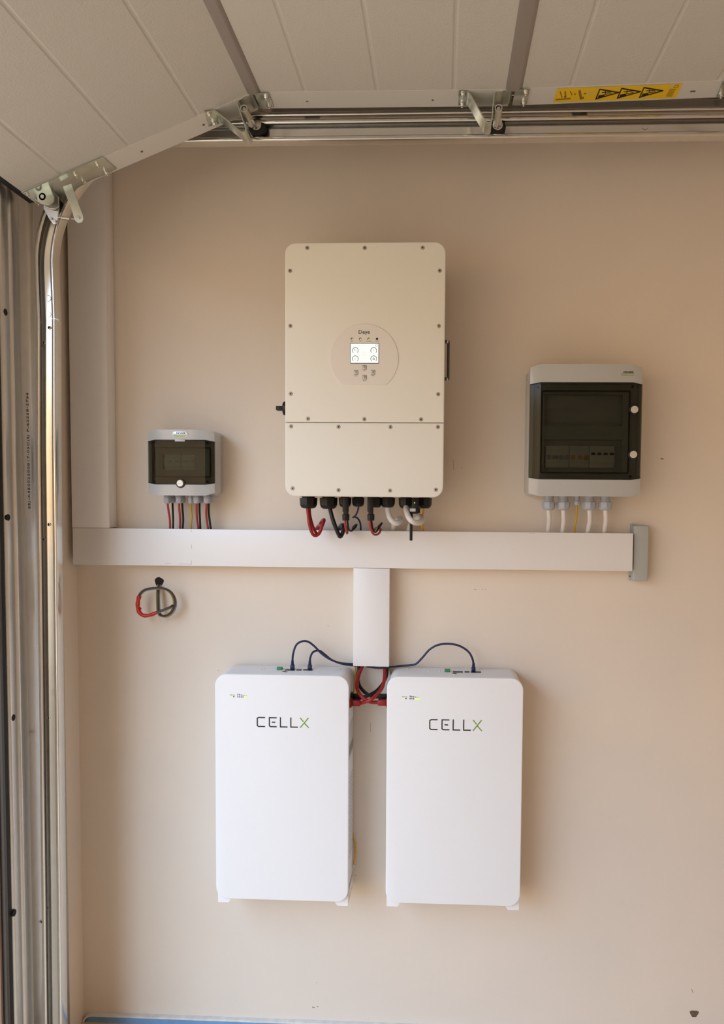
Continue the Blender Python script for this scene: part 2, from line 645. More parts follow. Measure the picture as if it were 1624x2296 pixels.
# printed code running up the frame
a, c = PX(68, 1010, X0 + 0.004), PX(66, 1145, X0 + 0.004)
tb = text_bm('SSJ-A35002500017-05C|SJ P-62258-2766', None, 0.013, 0.0002, spacing=1.1)
xs = [v.co.x for v in tb.verts]
ln = P(68, 880, -0.29).z - P(68, 1143, -0.29).z
k_ = ln / (max(xs) - min(xs))
for v in tb.verts:
    v.co.x *= k_
tb.transform(Matrix.Translation(Vector((X0 + 0.0062, -0.2685, P(68, 1011, -0.27).z))) @ Matrix(((0, 0, 1, 0), (0, -1, 0, 0), (1, 0, 0, 0), (0, 0, 0, 1))))
obj('printed_code', tb, 'inkgrey', fr, smooth=False)

# ------------------------------------------------------------------ roller track
YL, YW = -0.275, -0.248
tk = thing('door_track', 'double galvanised roller track rising up the left and along the top wall', 'door track', (XC + 0.03, -0.25, 0))
pa = P(118, 2200, YL)
pb = P(125, 1000, YL)
pc = P(124.8, 715, YL)
cx_ = P(392, 590, YL)
RI = P(392, 318, YL).z - cx_.z
x_v = P(120.5, 590, YL).x
cc = Vector((x_v + RI, cx_.z))
p_end = P(1624, 303, YL)
zt0 = cc.y + RI
slope = (p_end.z - zt0) / (p_end.x - cc.x)
pa.x = max(pa.x, XC + 0.022 + 0.054)
bot = Vector((pa.x, 0.01))


def track_rings(path, prof):
    rings = []
    for i, p in enumerate(path):
        a = path[min(i + 1, len(path) - 1)] - path[max(i - 1, 0)]
        t = a.normalized()
        nrm = Vector((-t.y, t.x))      # outward: left of the travel direction (up, then right)
        rings.append([(p.x + nrm.x * u, y, p.y + nrm.y * u) for u, y in prof])
    return rings


WT, LP, TH = 0.054, 0.010, 0.0016
cprof = fillet([(LP + 0.002, YL + 0.007), (LP, YL), (0.001, YL), (0, YW + 0.0035), (WT, YW - 0.0035), (WT - 0.001, YL), (WT - LP, YL), (WT - LP - 0.002, YL + 0.007)], 0.003, 3)
cprof = strip2d(cprof, TH)
arc = [Vector((cc.x - RI * math.cos(PI / 2 * i / 28), cc.y + RI * math.sin(PI / 2 * i / 28))) for i in range(29)]
low = [bot, Vector((pb.x, pb.z)), Vector((pc.x, pc.z))]
b = BM()
loft(b, track_rings(low, cprof))
obj('vertical_rail', b, 'galv_rail', tk)
b = BM()
loft(b, track_rings([Vector((pc.x, pc.z + 0.0015))] + arc, cprof))
obj('curved_rail', b, 'galv_rail', tk)
x_end = 2.3
b = BM()
loft(b, track_rings([arc[-1] + Vector((0.0005, 0)), Vector((x_end, zt0 + slope * (x_end - cc.x)))], cprof))
obj('lower_rail', b, 'galv_h', tk)
du = WT + 0.003
u0 = P(900, 256.5, YL).z - (zt0 + slope * (P(900, 256, YL).x - cc.x))
b = BM()
xs_ = P(300, 300, YL).x
loft(b, track_rings([Vector((xs_, zt0 + slope * (xs_ - cc.x) + u0)), Vector((x_end, zt0 + slope * (x_end - cc.x) + u0))], cprof))
obj('upper_rail', b, 'galv_h', tk)
for px, py in ((111.5, 735), (99, 769), (111, 1176), (99, 1209), (110, 1609), (98, 1641), (107, 2034), (95.5, 2066)):
    p = P(px, py, YW - 0.001)
    b = BM()
    lathe(b, p, (0, -1, 0), [(0.001, 0.0048), (0.0022, 0.0046), (0.003, 0.003)], 16)
    s = obj('rail_screw', b, 'steel', tk)
    b = BM()
    lathe(b, p + Vector((0, -0.0029, 0)), (0, -1, 0), [(0, 0.0022), (0.0004, 0.0021)], 12)
    obj('screw_recess', b, 'hole', s)
for px, py, rr in ((108, 669, 7), (108, 705, 7), (1447, 284, 7), (1442, 228, 6), (494, 293, 5.5)):
    p = P(px, py, YW - 0.0012)
    b = BM()
    n = 28
    R1 = rr / F * 1.93
    loft(b, [[(p.x + rad * math.cos(2 * PI * i / n), y, p.z + rad * math.sin(2 * PI * i / n)) for i in range(n)] for rad, y in ((R1, p.y + 0.0008), (R1, p.y - 0.0004), (R1 - 0.0009, p.y - 0.0004), (R1 - 0.0009, p.y + 0.0008))], cap=False)
    obj('punched_ring', b, 'inkgrey', tk)
# wall brackets that carry the horizontal track (behind it)
for px in (700, 1300):
    p = P(px, 290, YW)
    b = BM()
    box(b, p.x - 0.02, p.x + 0.02, YW + 0.001, -0.0005, p.z + 0.106, p.z + 0.11, 0.0005)
    box(b, p.x - 0.02, p.x + 0.02, YW + 0.001, YW + 0.004, p.z + 0.01, p.z + 0.11, 0.0005)
    obj('wall_bracket', b, 'galv', tk)

# ------------------------------------------------------------------ sectional door overhead
YE, YS, YFAR = -0.300, -0.372, -5.20
door = thing('garage_door', 'open white sectional garage door folded overhead with ribbed panels', 'garage door', (-0.3, -1.7, 2.6))


def xz(px, py, Y):
    p = P(px, py, Y)
    return Vector((p.x, p.z))


j0 = xz(48, 432, YS)
j1 = xz(563, 209, YS)
j1b = xz(572, 207, YS)
j2 = xz(1146, 201.0, YS)
j2b = xz(1160, 199.5, YS)
j3 = xz(1660, 179, YS)
j3b = xz(1675, 178, YS)
j4 = j3b + (j3 - j2b)
secs = [(j0, j1, [445, 290, 140], 0), (j1b, j2, [685, 846, 1018], 1), (j2b, j3, [1280, 1450, 1610], 2), (j3b, j4, [], 3)]
TP = 0.040
panels = []
for a, c, gr, k in secs:
    t = (c - a)
    L = t.length
    t.normalize()
    nrm = Vector((-t.y, t.x))      # up and away from the room
    if gr:
        gs = []
        gr = sorted(gr)
        for gx in gr:
            # point of the section line seen at this column
            lo, hi = 0.0, L
            for _ in range(40):
                mid = (lo + hi) / 2
                q = a + t * mid
                v = Vector((q.x, YS, q.y)) - CAM
                u_ = PX0 + F * v.dot(right) / v.dot(fwd)
                lo, hi = (mid, hi) if u_ < gx else (lo, mid)
            gs.append(lo)
    else:
        gs = [L * 0.22, L * 0.5, L * 0.78]
    prof = [(0.0, 0.004), (0.003, 0.0)]
    for g in gs:
        prof += [(g - 0.006, 0), (g - 0.002, 0.0018), (g + 0.002, 0.0018), (g + 0.006, 0)]
    prof += [(L - 0.003, 0.0), (L, 0.004), (L, TP), (0.0, TP)]
    b = BM()
    loft(b, [[(a.x + t.x * s + nrm.x * h, y, a.y + t.y * s + nrm.y * h) for s, h in prof] for y in (YS, YFAR)])
    pn = obj('door_panel', b, 'door_white', door, smooth=20)
    panels.append((pn, a, t, nrm, L))
    b = BM()
    loft(b, [[(a.x + t.x * s + nrm.x * h, y, a.y + t.y * s + nrm.y * h) for s, h in ((0.001, -0.0012), (L - 0.001, -0.0012), (L - 0.001, TP + 0.001), (0.001, TP + 0.001))] for y in (YS - 0.002, YE)])
    bev(b, 0.0006, 1)
    st = obj('end_stile', b, 'stile_white', pn)
    b = BM()
    for s in ([0.12, 0.43, L - 0.10] if k else [0.5 * L, L - 0.14, L - 0.04]):
        q = a + t * s
        cyl(b, (q.x - nrm.x * 0.001, (YE + YS) / 2 + 0.003, q.y - nrm.y * 0.001), (q.x - nrm.x * 0.0024, (YE + YS) / 2 + 0.003, q.y - nrm.y * 0.0024), 0.0032, 12)
    obj('rivet', b, 'inkgrey' if k != 1 else 'steel', st)
# joint strips between sections
for q0, q1 in ((j1, j1b), (j2, j2b), (j3, j3b)):
    mid = (q0 + q1) / 2
    b = BM()
    ww = 0.020
    poly_y(b, fillet([(mid.x - ww, mid.y - 0.001), (mid.x - ww * 0.55, mid.y - 0.0045), (mid.x + ww * 0.55, mid.y - 0.0045), (mid.x + ww, mid.y + 0.0005), (mid.x + 0.004, mid.y + 0.03), (mid.x - 0.004, mid.y + 0.03)], 0.002, 2), YS, YFAR)
    obj('joint_strip', b, 'joint', door)
# rubber seal on the leading edge
t0 = (j1 - j0).normalized()
n0 = Vector((-t0.y, t0.x))
b = BM()
loft(b, [[(j0.x + t0.x * s + n0.x * h, y, j0.y + t0.y * s + n0.y * h) for s, h in ((-0.0, 0.006), (-0.018, 0.010), (-0.02, 0.022), (-0.012, 0.034), (0.0, 0.034))] for y in (YE, YFAR)])
obj('bottom_seal', b, 'rubber', door)

# warning sticker on the stile of the third section
pn, a, t, nrm, L = panels[2]


def on_sec(sec, px, py, off=0.0018):
    """point where the line of sight meets the underside of a section"""
    _, a_, t_, n_, _L = sec
    d = ray(px, py)
    num = (a_.x - n_.x * off - CAM.x) * n_.x + (a_.y - n_.y * off - CAM.z) * n_.y
    den = d.x * n_.x + d.z * n_.y
    return CAM + d * (num / den)


SEC = panels
sec = SEC[2]
st3 = [o for o in pn.children if o.name.startswith('end_stile')][0]


def sticker_bm(quads, off, h=0.0003):
    bb = BM()
    for q in quads:
        lo_ = [on_sec(sec, x, y, off) for x, y in q]
        hi_ = [on_sec(sec, x, y, off + h) for x, y in q]
        loft(bb, [lo_, hi_])
    return bb


q00, q10, q11, q01 = (1251, 198.5), (1532, 187.5), (1515, 219.5), (1240, 230)
stk = obj('warning_sticker', sticker_bm([[q00, q10, q11, q01]], 0.0016), 'ywarn', st3, smooth=False)


def sq(u, v):
    x = (q00[0] * (1 - u) + q10[0] * u) * (1 - v) + (q01[0] * (1 - u) + q11[0] * u) * v
    y = (q00[1] * (1 - u) + q10[1] * u) * (1 - v) + (q01[1] * (1 - u) + q11[1] * u) * v
    return (x, y)


def st_line(pts, w):
    """outline strokes in sticker units"""
    qs = []
    for (u0_, v0_), (u1_, v1_) in zip(pts, pts[1:]):
        du_, dv_ = (u1_ - u0_) * 8.7, (v1_ - v0_)
        l_ = math.hypot(du_, dv_) or 1
        nx, ny = -dv_ / l_ * w / 8.7, du_ / l_ * w
        ex, ey = du_ / l_ * w * 0.8 / 8.7, dv_ / l_ * w * 0.8
        qs.append([sq(u0_ - ex + nx, v0_ - ey + ny), sq(u1_ + ex + nx, v1_ + ey + ny), sq(u1_ + ex - nx, v1_ + ey - ny), sq(u0_ - ex - nx, v0_ - ey - ny)])
    return qs


qs = []
for uu in (0.345, 0.520, 0.700):
    qs += st_line([(uu, 0.18), (uu + 0.165, 0.46), (uu - 0.0, 0.86), (uu, 0.18)], 0.045)
    qs += st_line([(uu + 0.02, 0.70), (uu + 0.05, 0.66)], 0.10)
    qs += st_line([(uu + 0.03, 0.42), (uu + 0.10, 0.40)], 0.03)
    qs += st_line([(uu + 0.05, 0.30), (uu + 0.06, 0.56), (uu + 0.11, 0.50)], 0.025)
obj('warning_triangles', sticker_bm(qs, 0.0020, 0.0002), 'ink', stk, smooth=False)
qs = st_line([(0.02, 0.80), (0.13, 0.76)], 0.05) + st_line([(0.03, 0.25), (0.06, 0.65)], 0.035) + st_line([(0.07, 0.25), (0.09, 0.65)], 0.05) + st_line([(0.11, 0.25), (0.135, 0.5)], 0.03)
qs += st_line([(0.155, 0.45), (0.16, 0.45)], 0.05) + st_line([(0.185, 0.25), (0.22, 0.78), (0.235, 0.75)], 0.08) + st_line([(0.235, 0.45), (0.242, 0.45)], 0.05)
for v_ in [0.36 + 0.065 * i for i in range(9)]:
    qs += st_line([(0.915, v_), (0.965, v_)], 0.014)
qs += st_line([(0.945, 0.10), (0.97, 0.10), (0.975, 0.18), (0.97, 0.26), (0.94, 0.26), (0.945, 0.10)], 0.02)
obj('warning_pictograms', sticker_bm(qs, 0.0020, 0.0002), 'inkbrown', stk, smooth=False)
qs = st_line([(0.918, 0.17), (0.925, 0.17)], 0.08) + st_line([(0.26, 0.50), (0.30, 0.40)], 0.04)
obj('pale_pictograms', sticker_bm(qs, 0.0020, 0.0002), 'label', stk, smooth=False)


# roller hinges
def hinge(P0, Pn, P0b, plate, tubeN, tubeF, wheel, wr, bolts_l, bolts_r, sl, sr, curl=None):
    h = obj('roller_hinge', plate_bm(sr, plate, 0.0035), 'zinc', door)
    b = BM()
    yN, yF = YS + 0.002, -0.312
    pts = [xz(x, y, yN) for x, y in Pn]
    pts = fillet([tuple(p) for p in pts], 0.008, 6)
    poly_y(b, strip2d(pts, 0.0025), yN, yF)
    obj('hinge_strap', b, 'zinc', h)
    obj('hinge_tab', plate_bm(sl, P0, 0.0025), 'zinc', h)
    for (x, y) in bolts_l:
        p = on_sec(sl, x, y, 0.004)
        b = BM()
        bolt(b, p, (-sl[3].x, 0, -sl[3].y), 0.0052, 0.005)
        obj('bolt', b, 'steel', h)
    for (x, y) in bolts_r:
        p = on_sec(sr, x, y, 0.0045)
        b = BM()
        bolt(b, p, (-sr[3].x, 0, -sr[3].y), 0.0052, 0.005)
        obj('bolt', b, 'steel', h)
    # roller shaft sleeve, shaft and wheel
    p = P(*tubeN, yN - 0.004)
    b = BM()
    n = 22
    r1, r2 = 0.0092, 0.0066
    ya, yb_ = p.y, -0.300
    loft(b, [[(p.x + r * math.cos(2 * PI * i / n), y, p.z + r * math.sin(2 * PI * i / n)) for i in range(n)] for r, y in ((r2, ya + 0.02), (r2, ya), (r1, ya), (r1, yb_), (r2, yb_))], cap=False)
    # tangent flap down to the strap fold
    obj('shaft_sleeve', b, 'galv', h)
    b = BM()
    q = P(*wheel, YL + 0.012)
    cyl(b, (p.x, ya + 0.003, p.z), (p.x, YL - 0.008, p.z), 0.0052, 18, bevel=0.001)
    sh = obj('roller_shaft', b, 'steel', h)
    b = BM()
    lathe(b, (q.x, YL - 0.010, q.z), (0, 1, 0), [(0, 0.010), (0.001, 0.013), (0.010, 0.013), (0.011, 0.011)], 24)
    obj('roller_hub', b, 'steel', sh)
    b = BM()
    lathe(b, (q.x, YL - 0.001, q.z), (0, 1, 0), [(0, wr * 0.5), (0.001, wr * 0.9), (0.004, wr), (0.014, wr), (0.017, wr * 0.9), (0.018, wr * 0.4)], 32)
    obj('roller_wheel', b, 'rubber', sh)
    # clevis under the sleeve that reaches the wheel
    b = BM()
    box(b, p.x - 0.003, p.x + 0.012, -0.33, -0.296, q.z - 0.012, p.z - 0.004, 0.002)
    obj('roller_carrier', b, 'galv', h)
    if curl:
        b = BM()
        pts = fillet([tuple(xz(x, y, yN)) for x, y in curl], 0.006, 6)
        poly_y(b, strip2d(pts, 0.0024), yN, yF)
        obj('hinge_knuckle', b, 'zinc', h)
    return h


def plate_bm(sc_, quad, th=0.003, r=None):
    bb = BM()
    lo_ = [on_sec(sc_, x, y, 0.0014) for x, y in quad]
    hi_ = [on_sec(sc_, x, y, 0.0014 + th) for x, y in quad]
    loft(bb, [lo_, hi_])
    bev(bb, 0.0008, 1)
    return bb


hinge([(458, 251), (482, 246.5), (491, 278), (468, 284)], [(458, 250.5), (481, 246.5), (542, 297), (553, 293.5), (530.5, 227.5), (562, 210.5), (566, 216)], None,
      [(571, 208.5), (602, 208.5), (614, 240), (584, 243)], (547, 243), None, (579, 289), 0.0225,
      [(470, 257), (481, 277)], [(597, 217), (604, 237)], SEC[0], SEC[1],
      curl=[(545, 221), (562, 212), (567, 206), (563, 200), (559, 203)])
hinge([(1029, 203.5), (1051, 204), (1049, 238), (1027.5, 236)], [(1029, 205.5), (1051, 205.0), (1091, 275), (1103, 273.5), (1108.5, 205), (1136, 203.5)], None,
      [(1156, 200.5), (1188, 200), (1181, 235), (1148.5, 236.0)], (1118.5, 242), None, (1115, 289), 0.0215,
      [(1038, 211), (1036.5, 234)], [(1179, 207), (1174, 231)], SEC[1], SEC[2],
      curl=[(1128, 205), (1146, 203), (1150, 197), (1149, 191.5), (1144, 193), (1145, 197)])
# plate of the next hinge at the right margin of the view
h3 = obj('roller_hinge', plate_bm(SEC[2], [(1621, 183), (1655, 181), (1650, 215), (1606, 217)], 0.003), 'zinc', door)
b = BM()
bolt(b, on_sec(SEC[2], 1617, 213, 0.0045), (0, 0, -1), 0.0055, 0.005)
obj('bolt', b, 'steel', h3)

# bottom bracket with cable anchor
s0 = SEC[0]
bb_ = obj('bottom_bracket', plate_bm(s0, [(50, 433), (231, 352.5), (262, 379), (240, 391), (205, 404), (160, 430), (92, 457)], 0.003), 'zinc', door)
for x, y in ((62, 435), (84, 452), (219, 368), (239, 387), (170, 391), (189, 408)):
    b = BM()
    bolt(b, on_sec(s0, x, y, 0.0045), (-s0[3].x, 0, -s0[3].y), 0.0045, 0.005)
    obj('bolt', b, 'steel', bb_)
# hanging lever
ya = -0.345
pt = [xz(x, y, ya) for x, y in ((141, 418), (160, 412), (168, 436), (185.5, 482), (187, 491), (183, 498), (175, 500), (168, 494), (158, 462), (148, 438))]
b = BM()
poly_y(b, [tuple(p) for p in pt], ya, ya + 0.003)
bev(b, 0.0007, 1)
lv = obj('anchor_lever', b, 'zinc', bb_)
b = BM()
p = P(176, 487.5, ya)
cyl(b, p, p + Vector((0, -0.003, 0)), 0.0045, 18, bevel=0.0008)
cyl(b, p + Vector((0, -0.003, 0)), p + Vector((0, -0.0035, 0)), 0.002, 12)
obj('lever_pin', b, 'steel', lv)
# spring between lever and housing
b = BM()
p0, p1 = P(137, 488, -0.335), P(157, 491, -0.335)
pts = []
for i in range(97):
    s = i / 96
    c = p0.lerp(p1, s)
    pts.append(c + Vector((0, math.cos(s * 2 * PI * 12) * 0.0038, math.sin(s * 2 * PI * 12) * 0.0038)))
tube(b, pts, 0.0007, 5, smooth=False)
tube(b, [P(128, 487, -0.335), p0], 0.0007, 6, smooth=False)
tube(b, [p1, P(170, 491, -0.34)], 0.0009, 6, smooth=False)
obj('tension_spring', b, 'steel', lv)
# housing plates (side cheeks) of the cable anchor
for (pp, y0, y1, mm) in (([(82, 432), (112, 420), (121, 442), (119, 452), (108, 459), (95, 458), (84, 452)], -0.350, -0.346, 'zinc'),
                         ([(112, 422), (130, 440), (131, 462), (122, 468), (112, 467), (100, 462), (101, 440)], -0.330, -0.325, 'galv'),
                         ([(98, 455), (128, 448), (131, 468), (128, 500), (120, 503), (110, 490), (98, 468)], -0.318, -0.313, 'galv')):
    b = BM()
    poly_y(b, [tuple(xz(x, y, y0)) for x, y in pp], y0, y1)
    bev(b, 0.0008, 1)
    obj('anchor_cheek', b, mm, bb_)
b = BM()
p = P(94, 440, -0.352)
cyl(b, p + Vector((0, 0.0, 0)), p + Vector((0, 0.06, -0.0)), 0.0052, 20, bevel=0.001)
lathe(b, p + Vector((0, 0.002, 0)), (0, 1, 0), [(0, 0.009), (0.003, 0.0095), (0.02, 0.0095)], 24)
obj('roller_shaft', b, 'steel', bb_)
b = BM()
for x, y in ((115, 490), (124, 496)):
    p = P(x, y, -0.319)
    cyl(b, p, p + Vector((0, -0.004, 0)), 0.0034, 16, bevel=0.001)
obj('anchor_rivets', b, 'steel', bb_)
b = BM()
p = P(121, 462, YL)
lathe(b, (p.x, YL - 0.006, p.z), (0, 1, 0), [(0, 0.010), (0.003, 0.019), (0.008, 0.0215), (0.018, 0.0215), (0.020, 0.012)], 30)
obj('roller_wheel', b, 'rubber', bb_)


# ------------------------------------------------------------------ cable trunking
def trunk(name, label, x0, x1, z0, z1, yf=-0.057, lipdir='h', ends=True):
    o = thing(name, label, 'cable trunking', ((x0 + x1) / 2, 0, z0))
    b = BM()
    i = 0.0012
    if lipdir == 'h':
        box(b, x0 + 0.0005, x1 - 0.0005, yf + 0.010, -0.0005, z0 + i, z1 - i, 0.0008)
    else:
        box(b, x0 + i, x1 - i, yf + 0.010, -0.0005, z0 + 0.0005, z1 - 0.0005, 0.0008)
    obj('trunking_base', b, 'trunk', o)
    b = BM()
    box(b, x0, x1, yf, yf + 0.012, z0, z1, 0.0012)
    obj('trunking_lid', b, 'trunk', o)
    return o


YT = -0.057
tx0, tx1 = P(163, 1226, YT).x, P(1419.5, 1238, YT).x
tz1 = (P(300, 1185.2, YT).z + P(1300, 1194.4, YT).z) / 2
tz0 = (P(300, 1267.5, YT).z + P(1300, 1279.5, YT).z) / 2
ht = trunk('cable_trunking', 'long horizontal white trunking running under the inverter', tx0, tx1, tz0, tz1)
for (p0, p1, w) in (((429, 1188), (429, 1193), .0008), ((429.5, 1222), (430, 1230), .0008), ((429, 1257), (429, 1266), .0008), ((402, 1264), (428, 1265), .0006), ((370, 1264), (384, 1263), .0006), ((1186, 1196), (1200, 1197), .0006)):
    b = BM()
    a, c = P(*p0, YT), P(*p1, YT)
    poly_y(b, strip2d([(a.x, a.z), (c.x, c.z)], w), YT - 0.0002, YT + 0.0002)
    obj('pencil_mark', b, 'pencil', ht)
vx0, vx1 = P(157.0, 900, YT).x, P(240.8, 900, YT).x
trunk('cable_trunking', 'tall vertical white trunking in the left corner beside the door track', vx0, vx1, tz1 + 0.0008, 2.949, lipdir='v')
dx0, dx1 = P(792.2, 1380, YT).x, P(873.2, 1380, YT).x
dz0 = P(832, 1494.5, YT).z
trunk('cable_trunking', 'short vertical white trunking dropping between the two batteries', dx0, dx1, dz0, tz0 - 0.0008, yf=YT + 0.001, lipdir='v')

# grey plastic bracket at the right end of the trunking
e0 = thing('end_bracket', 'upright grey plastic bracket at the right end of the trunking', 'bracket', (P(1440, 1240, 0).x, 0, P(1440, 1300, 0).z))
za, zb = P(1440, 1178.5, -0.045).z, P(1437, 1303, -0.045).z
xa, xb = P(1421, 1240, -0.045).x + 0.001, P(1455, 1240, -0.045).x
b = BM()
box(b, xa, xb, -0.045, -0.001, zb, za, 0.003, 3)
obj('bracket_body', b, 'bracket_grey', e0)
b = BM()
xf = P(1411, 1300, -0.012).x
box(b, xf, xa + 0.006, -0.012, -0.0008, zb - 0.001, tz0 - 0.003, 0.002)
fl = obj('mounting_flange', b, 'bracket_grey', e0)
b = BM()
box(b, xf + 0.002, xa + 0.006, -0.012, -0.0008, tz1 + 0.003, za + 0.004, 0.002)
obj('mounting_flange', b, 'bracket_grey', e0)
b = BM()
p = P(1413, 1292, -0.0125)
cyl(b, p + Vector((0.001, 0.001, 0)), p + Vector((0.001, -0.0003, 0)), 0.0024, 12)
obj('screw_hole', b, 'hole', fl)

# ------------------------------------------------------------------ hybrid inverter
YI = -0.250
il = (P(638.2, 590, YI).x + P(640.5, 1070, YI).x) / 2
ir = (P(1000, 590, YI).x + P(994.6, 1070, YI).x) / 2
izt, izb = P(820, 543, YI).z, P(815, 1114, YI).z
ism = P(818, 947.5, YI).z
icx, iw = (il + ir) / 2, ir - il
inv = thing('solar_inverter', 'large white wall inverter with lit screen and black cable glands', 'inverter', (icx, 0, izb))
b = BM()
rslab(b, icx, (izt + izb) / 2, iw - 0.006, izt - izb - 0.006, 0.022, -0.035, YI + 0.014, 0.003)
obj('housing', b, 'inv_body', inv)
b = BM()
box(b, icx - 0.14, icx + 0.14, -0.036, -0.0008, izt - 0.25, izt - 0.06, 0.002)
obj('wall_bracket', b, 'darksteel', inv)
b = BM()
box(b, icx - 0.14, icx + 0.14, -0.036, -0.0008, izb + 0.06, izb + 0.10, 0.002)
obj('wall_bracket', b, 'darksteel', inv)


def half_slab(z0, z1, round_top):
    """cover plate with only its outer corners rounded"""
    def outline(ins):
        w, r = iw - 2 * ins, 0.028 - ins
        zt_, zb_ = z1 - ins, z0 + ins
        pts = []
        cs = (((1, 1), round_top), ((-1, 1), round_top), ((-1, -1), not round_top), ((1, -1), not round_top))
        for k, ((sx_, sz_), rd) in enumerate(cs):
            rr = r if rd else 0.0012
            zc_ = zt_ - rr if sz_ > 0 else zb_ + rr
            for i in range(9):
                a = PI / 2 * (k + i / 8)
                pts.append((icx + sx_ * (w / 2 - rr) + rr * math.cos(a), zc_ + rr * math.sin(a)))
        return pts
    rings = [[(x, YI + 0.015, z) for x, z in outline(0)]]
    for i in range(5):
        a = PI / 2 * i / 4
        eb = 0.003
        rings.append([(x, YI + eb - eb * math.sin(a), z) for x, z in outline(eb * (1 - math.cos(a)))])
    bb = BM()
    loft(bb, rings)
    return bb


up = obj('upper_cover', half_slab(ism + 0.0008, izt, True), 'inv', inv)
lo = obj('lower_cover', half_slab(izb, ism - 0.0008, False), 'inv', inv)
scr = [(689, 556, up), (818, 556, up), (948, 555.5, up), (650.5, 607.5, up), (986.3, 607, up), (651, 731, up), (984.5, 731, up), (652, 883, up),
       (982.7, 884, up), (690.5, 939, up), (817, 940, up), (944, 940.5, up), (652.7, 956, lo), (759, 957, lo), (875.5, 957.5, lo), (982, 957.5, lo),
       (656, 1095, lo), (759, 1099, lo), (874.5, 1100, lo), (977.5, 1098, lo)]
for x, y, pr in scr:
    p = P(x, y, YI)
    b = BM()
    lathe(b, p + Vector((0, 0.0005, 0)), (0, -1, 0), [(0, 0.0056), (0.0009, 0.0055), (0.0012, 0.0048), (0.0012, 0.0020)], 20)
    s = obj('cover_screw', b, 'screw', pr)
    b = BM()
    lathe(b, p + Vector((0, -0.0004, 0)), (0, -1, 0), [(0, 0.0022), (0.0005, 0.0021)], 6)
    obj('hex_socket', b, 'hole', s)

# control panel: rounded dome outline cut flat at the bottom
pc_ = P(817, 804, YI)
pr_ = 76.5 / F * 1.95
zflat = P(817, 863, YI).z
pts = []
a0 = math.asin((zflat - pc_.z) / pr_)
for i in range(41):
    a = a0 + (PI - 2 * a0) * i / 40
    pts.append((pc_.x + pr_ * math.cos(a), pc_.z + pr_ * math.sin(a)))
b = BM()
rg = []
for ins, y in ((0, YI + 0.001), (0, YI - 0.0009), (0.0008, YI - 0.0016)):
    rg.append([(pc_.x + (x - pc_.x) * (1 - ins / pr_), y, pc_.z + (z - pc_.z) * (1 - ins / pr_)) for x, z in pts])
loft(b, rg)
YP = YI - 0.0016
cp = obj('control_panel', b, 'inv_panel', up)
text_front('Deye', P(817, 745.5, YP - 0.0002), 25 / F * 1.95, 10.5 / F * 1.95, 'brand_lettering', 'logoblue', cp, bold=0.012)
sx0, sx1 = P(785.2, 792, YP).x, P(850.2, 792, YP).x
sz0, sz1 = P(817, 815, YP).z, P(817, 769.3, YP).z
b = BM()
rslab(b, (sx0 + sx1) / 2, (sz0 + sz1) / 2, sx1 - sx0, sz1 - sz0, 0.0012, YP + 0.001, YP - 0.0006, 0.0003, 2, 4)
sb = obj('screen_bezel', b, 'black', cp)
b = BM()
box(b, sx0 + 0.0014, sx1 - 0.0014, YP - 0.0008, YP + 0.0005, sz0 + 0.0014, sz1 - 0.0014)
scn = obj('display_screen', b, 'screen', sb, smooth=False)


def arc_bm(c, r, w, a0_, a1_, y, n=26):
    bb = BM()
    pl_ = [(c.x + r * math.cos(a0_ + (a1_ - a0_) * i / n), c.z + r * math.sin(a0_ + (a1_ - a0_) * i / n)) for i in range(n + 1)]
    poly_y(bb, strip2d(pl_, w), y - 0.0002, y)
    return bb


ys = YP - 0.0009
pxm = 1.95 / F
for x, y in ((797, 786), (838.3, 786), (797, 804.5), (838.3, 804.5)):
    obj('gauge_arc', arc_bm(P(x, y, ys), 6.6 * pxm, 1.1 * pxm, -0.25 * PI, 1.25 * PI, ys), 'ink', scn, smooth=False)
obj('screen_circle', arc_bm(P(844.5, 774.3, ys), 2.3 * pxm, 0.5 * pxm, 0, 2 * PI, ys), 'inkgrey', scn, smooth=False)
obj('screen_circle', arc_bm(P(817.5, 793.3, ys), 4.0 * pxm, 0.5 * pxm, 0, 2 * PI, ys), 'scr_grey', scn, smooth=False)


def rect_front(bb, x0, y0, x1, y1, Y, th=0.0002):
    a_, c_ = P(x0, y0, Y), P(x1, y1, Y)
    box(bb, min(a_.x, c_.x), max(a_.x, c_.x), Y - th, Y, min(a_.z, c_.z), max(a_.z, c_.z))


